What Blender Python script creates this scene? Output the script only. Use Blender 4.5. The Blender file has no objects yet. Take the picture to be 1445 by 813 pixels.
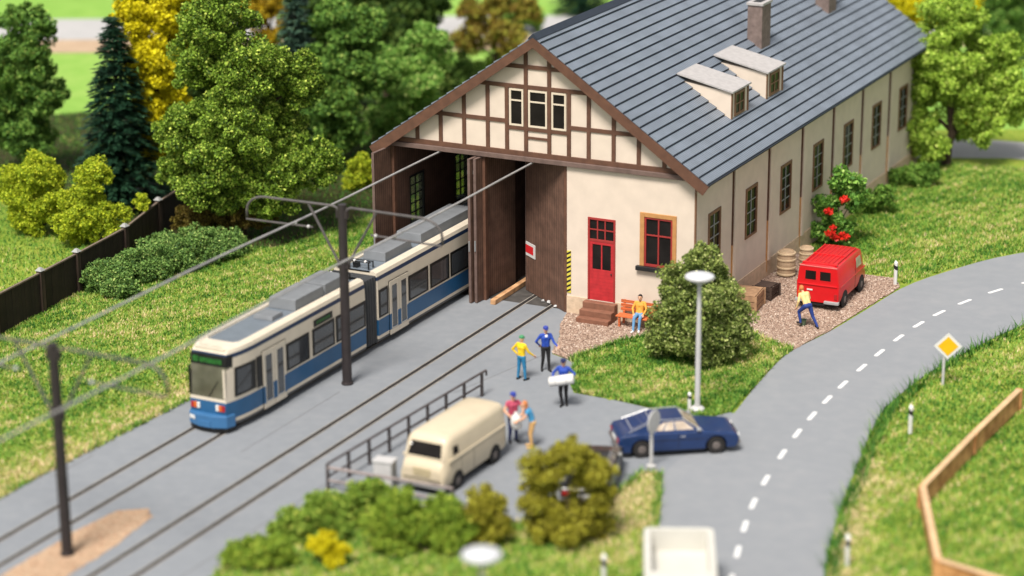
import bpy, bmesh, math, random
import numpy as np
from mathutils import Vector, Matrix
R = math.radians
random.seed(7)
rng = np.random.default_rng(11)
scene = bpy.context.scene
COL = scene.collection

# ------------------------------------------------------------------ materials
def mat(name, c, rough=.6, var=.12, scale=3.0, bump=0.0, bscale=20.0, metal=0.0, spec=.4, coat=0.0, c2=None, detail=6, emit=None, wave=None):
    m = bpy.data.materials.new(name); m.use_nodes = True
    nt = m.node_tree; N = nt.nodes; L = nt.links
    b = N['Principled BSDF']
    b.inputs['Roughness'].default_value = rough
    b.inputs['Metallic'].default_value = metal
    b.inputs['Specular IOR Level'].default_value = spec
    b.inputs['Coat Weight'].default_value = coat
    tc = N.new('ShaderNodeTexCoord')
    n = N.new('ShaderNodeTexNoise'); n.inputs['Scale'].default_value = scale; n.inputs['Detail'].default_value = detail
    L.new(tc.outputs['Object'], n.inputs['Vector'])
    r = N.new('ShaderNodeValToRGB')
    a = [max(0, x*(1-var)) for x in c]; d = [min(1, x*(1+var)) for x in (c2 or c)]
    r.color_ramp.elements[0].position = .32; r.color_ramp.elements[1].position = .68
    r.color_ramp.elements[0].color = (*a, 1); r.color_ramp.elements[1].color = (*d, 1)
    L.new(n.outputs['Fac'], r.inputs['Fac'])
    out = r.outputs['Color']
    if wave:                               # (axis, scale, strength) fine grooves: planks, corrugation
        w = N.new('ShaderNodeTexWave'); w.wave_type = 'BANDS'; w.bands_direction = wave[0]
        w.inputs['Scale'].default_value = wave[1]; w.inputs['Distortion'].default_value = wave[3] if len(wave) > 3 else .2
        w.inputs['Detail'].default_value = 1
        L.new(tc.outputs['Object'], w.inputs['Vector'])
        rr = N.new('ShaderNodeValToRGB')
        rr.color_ramp.elements[0].position = .02; rr.color_ramp.elements[1].position = .3 if len(wave) < 4 else .75
        k = 1-wave[2]
        rr.color_ramp.elements[0].color = (k, k, k, 1); rr.color_ramp.elements[1].color = (1, 1, 1, 1)
        L.new(w.outputs['Fac'], rr.inputs['Fac'])
        mx = N.new('ShaderNodeMix'); mx.data_type = 'RGBA'; mx.blend_type = 'MULTIPLY'; mx.inputs[0].default_value = 1
        L.new(out, mx.inputs[6]); L.new(rr.outputs['Color'], mx.inputs[7]); out = mx.outputs[2]
    L.new(out, b.inputs['Base Color'])
    if bump:
        n2 = N.new('ShaderNodeTexNoise'); n2.inputs['Scale'].default_value = bscale; n2.inputs['Detail'].default_value = 8
        L.new(tc.outputs['Object'], n2.inputs['Vector'])
        bp = N.new('ShaderNodeBump'); bp.inputs['Strength'].default_value = bump; bp.inputs['Distance'].default_value = .05
        L.new(n2.outputs['Fac'], bp.inputs['Height']); L.new(bp.outputs['Normal'], b.inputs['Normal'])
    if emit:
        b.inputs['Emission Color'].default_value = (*c, 1); b.inputs['Emission Strength'].default_value = emit
    return m

def leafmat(name, stops, rough=.7, trans=.18):
    """colour picked per leaf / blade from its own random number"""
    m = bpy.data.materials.new(name); m.use_nodes = True
    nt = m.node_tree; N = nt.nodes; L = nt.links
    b = N['Principled BSDF']; b.inputs['Roughness'].default_value = rough; b.inputs['Specular IOR Level'].default_value = .25
    at = N.new('ShaderNodeAttribute'); at.attribute_name = 'rnd'
    r = N.new('ShaderNodeValToRGB')
    el = r.color_ramp.elements
    while len(el) < len(stops): el.new(.5)
    for e, (p, c) in zip(el, stops): e.position = p; e.color = (*c, 1)
    L.new(at.outputs['Fac'], r.inputs['Fac']); L.new(r.outputs['Color'], b.inputs['Base Color'])
    if trans:
        t = N.new('ShaderNodeBsdfTranslucent'); L.new(r.outputs['Color'], t.inputs['Color'])
        mx = N.new('ShaderNodeMixShader'); mx.inputs[0].default_value = trans
        L.new(b.outputs[0], mx.inputs[1]); L.new(t.outputs[0], mx.inputs[2])
        L.new(mx.outputs[0], N['Material Output'].inputs['Surface'])
    return m

def groundmat(name, stops, scale, bump=.4, bscale=8, scale2=None, rough=.9):
    m = bpy.data.materials.new(name); m.use_nodes = True
    nt = m.node_tree; N = nt.nodes; L = nt.links
    b = N['Principled BSDF']; b.inputs['Roughness'].default_value = rough; b.inputs['Specular IOR Level'].default_value = .2
    tc = N.new('ShaderNodeTexCoord')
    n = N.new('ShaderNodeTexNoise'); n.inputs['Scale'].default_value = scale; n.inputs['Detail'].default_value = 10; n.inputs['Roughness'].default_value = .7
    L.new(tc.outputs['Object'], n.inputs['Vector'])
    fac = n.outputs['Fac']
    if scale2:
        n3 = N.new('ShaderNodeTexNoise'); n3.inputs['Scale'].default_value = scale2; n3.inputs['Detail'].default_value = 4
        L.new(tc.outputs['Object'], n3.inputs['Vector'])
        mm = N.new('ShaderNodeMath'); mm.operation = 'ADD'; L.new(fac, mm.inputs[0]); L.new(n3.outputs['Fac'], mm.inputs[1])
        m2 = N.new('ShaderNodeMath'); m2.operation = 'MULTIPLY'; m2.inputs[1].default_value = .5; L.new(mm.outputs[0], m2.inputs[0]); fac = m2.outputs[0]
    r = N.new('ShaderNodeValToRGB'); el = r.color_ramp.elements
    while len(el) < len(stops): el.new(.5)
    for e, (p, c) in zip(el, stops): e.position = p; e.color = (*c, 1)
    L.new(fac, r.inputs['Fac']); L.new(r.outputs['Color'], b.inputs['Base Color'])
    n2 = N.new('ShaderNodeTexNoise'); n2.inputs['Scale'].default_value = bscale; n2.inputs['Detail'].default_value = 8
    L.new(tc.outputs['Object'], n2.inputs['Vector'])
    bp = N.new('ShaderNodeBump'); bp.inputs['Strength'].default_value = bump; bp.inputs['Distance'].default_value = .06
    L.new(n2.outputs['Fac'], bp.inputs['Height']); L.new(bp.outputs['Normal'], b.inputs['Normal'])
    return m

def glassmat(name, c, rough=.08):
    return mat(name, c, rough=rough, var=.25, scale=1.2, spec=.6, coat=.5)

# ------------------------------------------------------------------ mesh builder
class MB:
    def __init__(s): s.v = []; s.f = []; s.mi = []; s.m = 0
    def add(s, vs, fs, m=None):
        o = len(s.v); s.v += [tuple(p) for p in vs]
        for f in fs: s.f.append([o+i for i in f]); s.mi.append(s.m if m is None else m)
        return s
    def box(s, x0, x1, y0, y1, z0, z1, m=None):
        vs = [(x, y, z) for z in (z0, z1) for y in (y0, y1) for x in (x0, x1)]
        return s.add(vs, [(0,2,3,1),(4,5,7,6),(0,1,5,4),(1,3,7,5),(3,2,6,7),(2,0,4,6)], m)
    def prism(s, poly, a, b, axis='y', m=None):
        """poly in the plane across axis: axis y -> (x,z), axis x -> (y,z), axis z -> (x,y)"""
        n = len(poly)
        def P(p, t): return {'y': (p[0], t, p[1]), 'x': (t, p[0], p[1]), 'z': (p[0], p[1], t)}[axis]
        vs = [P(p, a) for p in poly]+[P(p, b) for p in poly]
        ar = sum(poly[i][0]*poly[(i+1) % n][1]-poly[(i+1) % n][0]*poly[i][1] for i in range(n))
        flip = (ar > 0) == (axis != 'y')
        if b < a: flip = not flip
        fs = [list(range(n))[::-1], list(range(n, 2*n))]+[(i, (i+1) % n, n+(i+1) % n, n+i) for i in range(n)]
        if not flip: fs = [list(f)[::-1] for f in fs]
        return s.add(vs, fs, m)
    def hexa(s, b, t, m=None):
        """b, t: four bottom and four top points, counter-clockwise from above"""
        return s.add(list(b)+list(t), [(3,2,1,0),(4,5,6,7),(0,1,5,4),(1,2,6,5),(2,3,7,6),(3,0,4,7)], m)
    def tube(s, pts, r, n=8, m=None, cap=True):
        pts = [Vector(p) for p in pts]; k = len(pts)
        rs = r if isinstance(r, (list, tuple)) else [r]*k
        rings = []
        up = None
        for i, p in enumerate(pts):
            d = (pts[min(i+1, k-1)]-pts[max(i-1, 0)]).normalized()
            if up is None:
                up = Vector((0, 0, 1)) if abs(d.z) < .9 else Vector((1, 0, 0))
            x = d.cross(up).normalized(); up = x.cross(d).normalized()
            rings.append([p+(x*math.cos(2*math.pi*j/n)+up*math.sin(2*math.pi*j/n))*rs[i] for j in range(n)])
        vs = [q for g in rings for q in g]; fs = []
        for i in range(k-1):
            for j in range(n):
                fs.append((i*n+j, i*n+(j+1) % n, (i+1)*n+(j+1) % n, (i+1)*n+j))
        if cap: fs += [tuple(range(n))[::-1], tuple(range((k-1)*n, k*n))]
        return s.add(vs, fs, m)
    def lathe(s, prof, n=24, c=(0,0,0), m=None, axis='z'):
        vs = []; fs = []
        for (r, z) in prof:
            for j in range(n):
                a = 2*math.pi*j/n
                p = (r*math.cos(a), r*math.sin(a), z)
                if axis == 'x': p = (p[2], p[0], p[1])
                if axis == 'y': p = (p[1], p[2], p[0])
                vs.append((p[0]+c[0], p[1]+c[1], p[2]+c[2]))
        k = len(prof)
        for i in range(k-1):
            for j in range(n):
                fs.append((i*n+j, i*n+(j+1) % n, (i+1)*n+(j+1) % n, (i+1)*n+j))
        fs += [tuple(range(n))[::-1], tuple(range((k-1)*n, k*n))]
        return s.add(vs, fs, m)
    def ball(s, c, r, n=12, m=None):
        if not isinstance(r, (tuple, list)): r = (r, r, r)
        k = n//2+1; vs = []; fs = []
        for i in range(k+1):
            t = math.pi*i/k
            for j in range(n):
                a = 2*math.pi*j/n
                vs.append((c[0]+r[0]*math.sin(t)*math.cos(a), c[1]+r[1]*math.sin(t)*math.sin(a), c[2]-r[2]*math.cos(t)))
        for i in range(k):
            for j in range(n):
                fs.append((i*n+j, i*n+(j+1) % n, (i+1)*n+(j+1) % n, (i+1)*n+j))
        return s.add(vs, fs, m)
    def sheet(s, poly, z, m=None):
        return s.add([(p[0], p[1], z) for p in poly], [list(range(len(poly)))], m)
    def build(s, name, mats, parent=None, bevel=0, seg=2, smooth=False, loc=None, rotz=0):
        me = bpy.data.meshes.new(name); me.from_pydata(s.v, [], s.f)
        if not isinstance(mats, (list, tuple)): mats = [mats]
        for m in mats: me.materials.append(m)
        me.polygons.foreach_set('material_index', s.mi)
        if smooth: me.polygons.foreach_set('use_smooth', [True]*len(s.f))
        me.validate(); me.update()
        o = bpy.data.objects.new(name, me); COL.objects.link(o)
        if parent is not None: o.parent = parent
        if loc is not None: o.location = loc
        o.rotation_euler.z = rotz
        if bevel:
            bm = o.modifiers.new('bevel', 'BEVEL'); bm.width = bevel; bm.segments = seg; bm.limit_method = 'ANGLE'; bm.angle_limit = R(35)
        return o

def tag(o, label=None, cat=None, group=None, kind=None):
    if label: o['label'] = label
    if cat: o['category'] = cat
    if group: o['group'] = group
    if kind: o['kind'] = kind
    return o
def thing(name, label, cat, loc=(0,0,0), rotz=0, group=None):
    o = bpy.data.objects.new(name, None); COL.objects.link(o)
    o.empty_display_size = .3; o.location = loc; o.rotation_euler = (0, 0, rotz)
    return tag(o, label, cat, group)
def dup(o, parent=None):
    c = o.copy(); COL.objects.link(c)
    if parent is not None: c.parent = parent
    for ch in list(o.children): dup(ch, c)
    return c
def smoothed(o):
    for p in o.data.polygons: p.use_smooth = True
    return o

def flecks(name, tri, rnd, material, parent=None):
    """tri: (n,k,3) array of k-sided faces; rnd: (n,) random number kept per face"""
    n, k = tri.shape[:2]
    me = bpy.data.meshes.new(name)
    me.vertices.add(n*k); me.vertices.foreach_set('co', tri.reshape(-1).astype(np.float32))
    me.loops.add(n*k); me.loops.foreach_set('vertex_index', np.arange(n*k, dtype=np.int32))
    me.polygons.add(n); me.polygons.foreach_set('loop_start', np.arange(0, n*k, k, dtype=np.int32))
    me.update(calc_edges=True)
    a = me.attributes.new('rnd', 'FLOAT', 'POINT'); a.data.foreach_set('value', np.repeat(rnd, k).astype(np.float32))
    me.materials.append(material); me.validate()
    o = bpy.data.objects.new(name, me); COL.objects.link(o)
    if parent is not None: o.parent = parent
    return o
def unit(n):
    d = rng.normal(size=(n, 3)); return d/np.linalg.norm(d, axis=1)[:, None]
def leaf_quads(P, size, D=None):
    n = len(P); a = unit(n)
    if D is not None:
        a = a+D*.0
    b = np.cross(a, unit(n)); b /= np.linalg.norm(b, axis=1)[:, None]+1e-9
    s = size*(.6+.8*rng.random(n))[:, None]
    w = s*(.45+.3*rng.random(n))[:, None]
    return np.stack([P-a*s, P+b*w, P+a*s, P-b*w], axis=1)
def crown_points(lobes, dens, clump=.34, fill=.12):
    """leaf positions on many small clumps that cover each lobe, some inside"""
    out = []
    for (c, r) in lobes:
        c = np.array(c, float); r = np.array(r if hasattr(r, '__len__') else (r, r, r), float)
        rm = r.mean(); K = max(10, int(4.6/clump**2))
        d = unit(K); cc = c+d*r*(.5+.55*rng.random(K))[:, None]
        n = int(dens*rm*rm*12.6)
        k = rng.integers(0, K, n)
        rad = rm*clump*(.5+.8*rng.random(K))
        p = cc[k]+unit(n)*(rad[k]*(.55+.5*rng.random(n)))[:, None]*np.array([1, 1, .85])
        out.append(p)
        ni = int(n*fill); out.append(c+unit(ni)*r*(rng.random(ni)**.5)[:, None]*.75)
    return np.concatenate(out)
# ------------------------------------------------------------------ palette
M = {}
M['cream'] = mat('cream_render', (.62,.52,.425), .8, .05, 1.5, .12, 30)
M['plinth'] = mat('plinth_stone', (.56,.42,.29), .85, .14, 4, .3, 16)
M['brown'] = mat('brown_timber', (.105,.048,.028), .7, .18, 3, .15, 30)
M['beam'] = mat('grey_brown_beam', (.13,.085,.07), .7, .2, 3, .15, 30)
M['plank'] = mat('dark_planks', (.135,.072,.048), .75, .25, 2, .1, 30, wave=('X', 2.0, .45))
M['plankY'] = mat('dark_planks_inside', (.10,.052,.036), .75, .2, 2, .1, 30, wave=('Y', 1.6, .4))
M['roof'] = mat('slate_roof', (.195,.228,.275), .45, .12, 1.0, .3, 14, spec=.5, wave=('Y', 1.9, .55, 0))
M['roofgap'] = mat('slate_gap', (.022,.03,.045), .7, .1)
M['chim'] = mat('chimney_brick', (.17,.125,.11), .85, .2, 5, .4, 22)
M['dormroof'] = mat('dormer_roofing', (.38,.36,.35), .8, .08, 5, .3, 30)
M['winglass'] = mat('dark_window_glass', (.014,.012,.011), .22, .3, 1.2, spec=.10)
M['clear'] = mat('old_clear_glass', (.35,.4,.33), .1, .2, 2, spec=.5)
M['sashred'] = mat('red_sash_paint', (.30,.03,.026), .45, .1)
M['doorred'] = mat('red_door_paint', (.42,.022,.026), .5, .15, 4, .1, 40, wave=('Z', 2.2, .10))
M['ochre'] = mat('ochre_architrave', (.45,.22,.075), .6, .12)
M['archbrown'] = mat('brown_architrave', (.17,.085,.045), .6, .2)
M['muntin'] = mat('grey_muntins', (.24,.25,.25), .5, .1)
M['framecream'] = mat('cream_window_frame', (.62,.53,.41), .5, .04)
M['white'] = mat('white_paint', (.64,.63,.60), .45, .04)
M['step'] = mat('brown_steps', (.20,.085,.05), .75, .15, 5, .2)
M['black'] = mat('black_paint', (.012,.012,.013), .5, .2)
M['yellowblk'] = mat('yellow_paint', (.6,.5,.06), .5, .05)
M['signred'] = mat('sign_red', (.6,.02,.025), .4, .05)
M['asphalt'] = groundmat('asphalt_paint', [(.3,(.195,.208,.225)),(.5,(.212,.226,.243)),(.7,(.238,.248,.260))], .35, .12, 40, 2.2)
M['road'] = groundmat('road_paint', [(.3,(.212,.224,.240)),(.5,(.230,.241,.255)),(.7,(.255,.262,.272))], .3, .12, 40, 1.6)
M['line'] = mat('white_line', (.66,.66,.65), .6, .06, 5)
M['lawn'] = groundmat('lawn_soil', [(.2,(.06,.12,.012)),(.45,(.16,.25,.025)),(.6,(.27,.31,.045)),(.8,(.38,.28,.10))], .5, .9, 14, 5.0)
M['field'] = groundmat('far_field', [(.3,(.16,.30,.045)),(.5,(.20,.36,.06)),(.7,(.27,.40,.09))], .06, .3, 3, .6)
M['farroad'] = groundmat('far_road_grey', [(.3,(.33,.325,.32)),(.7,(.42,.41,.40))], .2, .1, 10)
M['tan'] = groundmat('tan_shoulder', [(.3,(.34,.24,.155)),(.7,(.46,.34,.23))], .4, .3, 10)
M['gravel'] = groundmat('gravel_bed', [(.3,(.16,.10,.07)),(.5,(.30,.205,.15)),(.7,(.44,.33,.26))], 9, 1.0, 14, 22)
M['rail'] = mat('rail_steel', (.05,.042,.038), .45, .3, 6, metal=.5)
M['bed'] = mat('rail_mortar', (.30,.275,.24), .8, .2, 2)
M['groove'] = mat('rail_groove', (.02,.018,.017), .8, .2)
M['polegrey'] = mat('dark_mast_paint', (.028,.022,.022), .5, .2)
M['armgrey'] = mat('arm_grey_paint', (.085,.076,.073), .45, .2)
M['wire'] = mat('wire_grey', (.30,.29,.285), .5, .15, 2)
M['whiteins'] = mat('white_insulator', (.75,.72,.68), .5, .05)
M['lamp'] = mat('lamp_pale_grey', (.47,.46,.45), .45, .06)
M['lampglass'] = mat('lamp_white_cover', (.52,.53,.55), .3, .03)
M['wood'] = mat('light_wood', (.42,.22,.10), .7, .25, 3, .2, 20, c2=(.52,.30,.15))
M['crate'] = mat('crate_wood', (.34,.20,.11), .75, .25, 4, .2, 20)
M['darkwood'] = mat('dark_crate_wood', (.05,.03,.022), .75, .25, 4, .2, 20)
M['fence'] = mat('dark_fence_boards', (.045,.028,.02), .8, .25, 2, .1, 20, wave=('Y', 1.4, .6))
M['fencetop'] = mat('fence_cap', (.16,.12,.09), .8, .2)
M['bench'] = mat('orange_bench_paint', (.55,.13,.04), .6, .1, wave=('Z', 3.2, .5))
M['barrel'] = mat('barrel_wood', (.42,.30,.19), .75, .12, 4, .1, 30)
M['oldpane'] = mat('dusty_pane', (.30,.31,.24), .3, .2)
nt_ = M['oldpane'].node_tree; tr_ = nt_.nodes.new('ShaderNodeBsdfTransparent'); tr_.inputs[0].default_value = (.75,.78,.7,1); mx_ = nt_.nodes.new('ShaderNodeMixShader'); mx_.inputs[0].default_value = .62
nt_.links.new(nt_.nodes['Principled BSDF'].outputs[0], mx_.inputs[1]); nt_.links.new(tr_.outputs[0], mx_.inputs[2]); nt_.links.new(mx_.outputs[0], nt_.nodes['Material Output'].inputs['Surface'])
M['railing'] = mat('railing_grey', (.075,.062,.06), .55, .25)
M['bark'] = mat('bark', (.055,.035,.022), .9, .35, 8, .6, 20)

# ------------------------------------------------------------------ ground
g = MB().sheet([(-260,-160),(260,-160),(260,340),(-260,340)], 0).build('ground', M['lawn']); tag(g, kind='structure')
U = np.array([.892,.452]); V = np.array([-.452,.892])          # along / across the far road
def strip(name, u0, u1, v0, v1, z, m, n=1):
    o0 = np.array([-45.5,38.6])
    mb = MB()
    pts = [tuple(o0+U*u+V*v) for u, v in ((u0,v0),(u1,v0),(u1,v1),(u0,v1))]
    mb.sheet(pts, z); o = mb.build(name, m); tag(o, kind='structure'); return o
strip('field', -140, 190, 4.3, 190, .006, M['field'])
strip('meadow', -140, 190, -28, -6.6, .004, M['field'])
strip('far_road', -140, 190, -2.6, 4.2, .03, M['farroad'])
strip('road_shoulder', -140, 190, -6.6, -2.6, .02, M['tan'])

yard_poly = [(-.05,-70),(9.5,-70),(9.46,-28),(9.5,-24.8),(9.36,-21.3),(11.2,-20.9),(14.9,-20.6),(16.3,-20.2),(17.6,-18.2),(18.0,-16.2),(18.05,-14.5),(21,-14.5),(21,-8.0),
             (18.6,-7.9),(18.05,-8.9),(16.7,-8.9),(14.4,-8.55),(12.6,-8.5),(11.6,-7.0),(11.2,-5.4),(9.95,-4.9),(9.4,-3.1),(8.6,-1.3),(8.3,.1),(8.3,.3),(-.2,.3),(-.05,0),(-.05,-14),(-.3,-20),(-.5,-24)]
def skirted(name, poly, z, m):
    mb = MB().prism(poly, -.05, z, 'z'); o = mb.build(name, m); tag(o, kind='structure'); return o
skirted('yard', yard_poly, .030, M['asphalt'])
def smooth_line(pts, n=6):
    P = np.array(pts, float); out = []
    for i in range(len(P)-1):
        p0 = P[max(i-1,0)]; p1 = P[i]; p2 = P[i+1]; p3 = P[min(i+2,len(P)-1)]
        for t in np.linspace(0, 1, n, endpoint=False):
            out.append(.5*((2*p1)+(-p0+p2)*t+(2*p0-5*p1+4*p2-p3)*t*t+(-p0+3*p1-3*p2+p3)*t**3))
    out.append(P[-1]); return np.array(out)
roadL = [(40,28),(30,22.8),(25.5,19.2),(22.4,15.6),(20.7,12.1),(19.75,9.3),(19.3,5.8),(18.85,2.3),(18.4,.1),(18.25,-1.65),(18.55,-5.6),(18.8,-7.9),(18.9,-11),(18.75,-14.3),(19.5,-16.2),(20.35,-18.4),(21.4,-21.5),(22.7,-24.6),(25.3,-30),(29.5,-38),(40,-56)]
roadR = [(45,22.5),(35,18),(30.8,15),(28.2,12),(26.5,9),(25.2,5.2),(24.2,1.0),(23.75,-1.86),(23.6,-5.27),(24.0,-8.2),(24.5,-10.9),(25.2,-14.7),(26.0,-18.1),(26.6,-20.2),(28,-24.5),(30.4,-29.5),(34.5,-37.5),(45,-55)]
LL = smooth_line(roadL); RR = smooth_line(roadR)
def resample(P, n):
    d = np.r_[0, np.cumsum(np.linalg.norm(np.diff(P, axis=0), axis=1))]; t = np.linspace(0, d[-1], n)
    return np.c_[np.interp(t, d, P[:,0]), np.interp(t, d, P[:,1])]
A_, B_ = resample(LL, 90), resample(RR, 90)
mb = MB(); vs = []
for a, b in zip(A_, B_): vs += [(*a, .034), (*b, .034), (*a, -.05), (*b, -.05)]
fs = []
for i in range(89):
    k = 4*i; fs += [(k+1, k, k+4, k+5)[::-1], (k, k+2, k+6, k+4), (k+3, k+1, k+5, k+7)]
mb.add(vs, fs); tag(mb.build('road', M['road']), kind='structure')
mb = MB()
dash = [(22.13,6.51),(21.81,4.74),(21.6,2.78),(21.48,.74),(21.41,-1.21),(21.38,-3.31),(21.39,-5.1),(21.46,-6.95),(21.58,-8.83),(21.8,-10.94),(22.12,-13.4),(22.48,-15.48),(22.91,-17.35),(23.44,-19.32),(24.05,-21.4),(24.8,-23.5),(25.7,-25.6),(22.65,8.4),(23.4,10.4),(24.35,12.3),(25.6,14.1),(27.1,15.7),(28.8,17.2),(30.7,18.6)]
C_ = (A_+B_)/2
dash.sort(key=lambda p: p[1])
for i, p in enumerate(dash):
    q0 = np.array(dash[max(i-1,0)]); q1 = np.array(dash[min(i+1,len(dash)-1)])
    d = (q1-q0)/np.linalg.norm(q1-q0); nrm = np.array([-d[1], d[0]]); p = np.array(p)
    hl, hw = .47, .085
    out = []
    for sgn in (1, -1):
        for t in np.linspace(-math.pi/2, math.pi/2, 5):
            out.append(p+sgn*(d*(hl-hw+hw*math.cos(t)))+nrm*sgn*hw*math.sin(t))
    mb.sheet([tuple(q) for q in out], .040)
tag(mb.build('road_markings', M['line']), kind='structure')
def jag(poly, amp=.12, step=.35):
    """ragged outline"""
    P = []
    n = len(poly)
    for i in range(n):
        a = np.array(poly[i], float); b = np.array(poly[(i+1) % n], float)
        k = max(1, int(np.linalg.norm(b-a)/step))
        d = (b-a)/np.linalg.norm(b-a); nr = np.array([-d[1], d[0]])
        for j in range(k):
            P.append(tuple(a+(b-a)*j/k+nr*amp*rng.normal()*.6))
    return P
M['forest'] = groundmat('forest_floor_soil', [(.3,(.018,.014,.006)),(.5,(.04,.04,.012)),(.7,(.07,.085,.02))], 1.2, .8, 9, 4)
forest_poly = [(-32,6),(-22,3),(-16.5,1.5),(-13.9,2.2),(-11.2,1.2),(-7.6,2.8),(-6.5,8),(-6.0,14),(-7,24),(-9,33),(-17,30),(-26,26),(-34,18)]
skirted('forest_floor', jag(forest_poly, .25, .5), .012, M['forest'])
# path behind the depot
tag(MB().prism([(13.6,30.6),(18,32.5),(34,33.5),(34,36.5),(18,36),(8,34.5),(-10,34),(-10,31),(8,31.5)][::1], -.05, .03, 'z').build('path', M['farroad']), kind='structure')
# tram tracks set in the paving: two grooves and two dark rail heads per track
TX = (2.421, 6.721); G2 = .625
for tx in TX:
    mb = MB()
    for s in (-1, 1):
        x = tx+s*G2
        mb.m = 0; mb.box(x-.10, x+.025, -70, 28.5, -.02, .035)
        mb.m = 1; mb.box(x+.025, x+.075, -70, 28.5, -.02, .043)
        mb.m = 2; mb.box(x-.14, x-.10, -70, 28.5, -.02, .037); mb.box(x+.075, x+.115, -70, 28.5, -.02, .037)
    tag(mb.build('tram_track', [M['groove'], M['rail'], M['bed']]), kind='structure')
# expansion joints of the paving
mb = MB()
for a, b in [((9.75,-4.9),(8.55,-10.5)), ((9.0,-10.5),(8.62,-30)), ((4.62,-19.0),(4.62,-12.2)), ((-.0,-23.8),(.1,-21.5))]:
    a = np.array(a); b = np.array(b); d = (b-a)/np.linalg.norm(b-a); n = np.array([-d[1], d[0]])*.016
    mb.sheet([tuple(a+n), tuple(a-n), tuple(b-n), tuple(b+n)], .034)
tag(mb.build('paving_joints', mat('joint_dark', (.13,.13,.135), .8)), kind='structure')

gravel_poly = [(8.32,-.02),(8.62,-1.3),(9.42,-3.1),(9.9,-4.8),(10.9,-5.2),(11.3,-3.9),(11.7,-2.5),(12.3,-1.5),(13.9,-.4),(15.8,1.0),(17.0,.2),(18.3,-.3),(18.75,2.2),(19.2,5.8),(19.6,9.2),(19.0,10.3),(17.2,10.2),(15.2,11.8),(13.95,12),(13.95,-.02)]
skirted('gravel', jag(gravel_poly, .06), .045, M['gravel'])
island_poly = [(10.9,-5.25),(11.3,-5.5),(11.9,-7.2),(12.7,-8.4),(14.4,-8.45),(16.7,-8.75),(18.05,-8.75),(18.55,-7.8),(18.4,-5.6),(18.1,-1.8),(18.2,-.35),(17.0,.15),(15.8,.95),(13.9,-.45),(12.3,-1.55),(11.7,-2.55),(11.3,-3.95)]
skirted('grass_island', jag(island_poly, .12, .25), .06, M['lawn'])
verge_poly = [(9.55,-70),(9.52,-28),(9.6,-24.8),(9.5,-21.5),(11.2,-21.05),(14.9,-20.75),(16.4,-20.3),(17.7,-18.2),(18.1,-16.2),(18.1,-14.7),(18.65,-14.5),(19.35,-16.2),(20.2,-18.4),(21.25,-21.5),(22.5,-24.6),(25.1,-30),(29.3,-38),(39,-56),(40,-70)]
skirted('grass_verge', jag(verge_poly, .05), .06, M['lawn'])
sand_poly = [(3.55,-30.5),(3.6,-26.9),(3.8,-25.2),(4.6,-24.6),(5.15,-25.1),(5.35,-27),(5.45,-29.4),(5.4,-33),(3.6,-33)]
skirted('sand_strip', jag(sand_poly, .08), .042, M['tan'])

# ------------------------------------------------------------------ grass blades (uncountable)
def in_poly(P, poly):
    x, y = P[:,0], P[:,1]; c = np.zeros(len(P), bool); q = np.array(poly); j = len(q)-1
    for i in range(len(q)):
        xi, yi = q[i]; xj, yj = q[j]
        with np.errstate(divide='ignore', invalid='ignore'):
            c ^= ((yi > y) != (yj > y)) & (x < (xj-xi)*(y-yi)/(yj-yi+1e-12)+xi)
        j = i
    return c
def scatter(poly, dens):
    q = np.array(poly); lo, hi = q.min(0), q.max(0); n = int((hi-lo).prod()*dens)
    P = lo+(hi-lo)*rng.random((n, 2)); return P[in_poly(P, poly)]
def patch_noise(P, sc, seed):
    r = np.random.default_rng(seed); v = np.zeros(len(P))
    for k in range(7):
        a = r.random()*6.28; f = sc*(.5+1.2*r.random()); v += np.sin((P[:,0]*math.cos(a)+P[:,1]*math.sin(a))*f+r.random()*6.28)
    return v/7
M['blade'] = leafmat('grass_blades', [(0,(.035,.13,.015)),(.22,(.11,.27,.03)),(.45,(.24,.40,.06)),(.62,(.40,.47,.10)),(.78,(.55,.47,.17)),(1,(.70,.56,.33))], .7, .3)
def grass(polys, name='grass', h=.22):
    T = []; C = []
    for poly, dens, z0, hh, bias in polys:
        P = scatter(poly, dens); n = len(P)
        a = rng.random(n)*6.28; ln = hh*(.5+.9*rng.random(n)); lean = ln*(.25+.9*rng.random(n))
        w = .020+.018*rng.random(n)
        d = np.c_[np.cos(a), np.sin(a)]; t = np.c_[-np.sin(a), np.cos(a)]
        z = np.full(n, z0)
        tri = np.stack([np.c_[P+t*w[:,None], z], np.c_[P-t*w[:,None], z], np.c_[P+d*lean[:,None], z+ln]], axis=1)
        T.append(tri)
        b_ = bias(P) if callable(bias) else bias
        c = .39+.28*patch_noise(P, .8, 3)+.34*patch_noise(P, 2.6, 5)+.46*patch_noise(P, 9, 8)+.22*rng.normal(size=n)+b_
        C.append(np.clip(c, 0, 1))
    o = flecks(name, np.concatenate(T), np.concatenate(C), M['blade']); tag(o, kind='stuff'); return o
lawn_left = [(-.1,-60),(-.55,-24),(-.35,-20),(-.1,-14),(-.05,-.2),(-.05,14),(-6.2,14),(-6.6,8),(-7.6,2.9),(-11.2,1.3),(-13.5,2),(-11.8,-6),(-11.2,-14),(-14,-60)]
lawn_beyond = [(-6,14),(-.3,14),(-.3,34),(-8.8,34),(-6.8,24)]
right_verge = [tuple(p) for p in smooth_line([(p[0]+.12, p[1]) for p in roadR][1:], 3)]+[(60,-55),(60,16)]
right_lawn = [(14.1,12.2),(15.3,12),(17.2,10.4),(19.0,10.5),(19.65,9.7),(20.55,12.2),(22.3,15.7),(25.3,19.3),(29.8,23),(34,25.5),(34,33),(14.1,30)]
tag(None, None) if False else None
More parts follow.
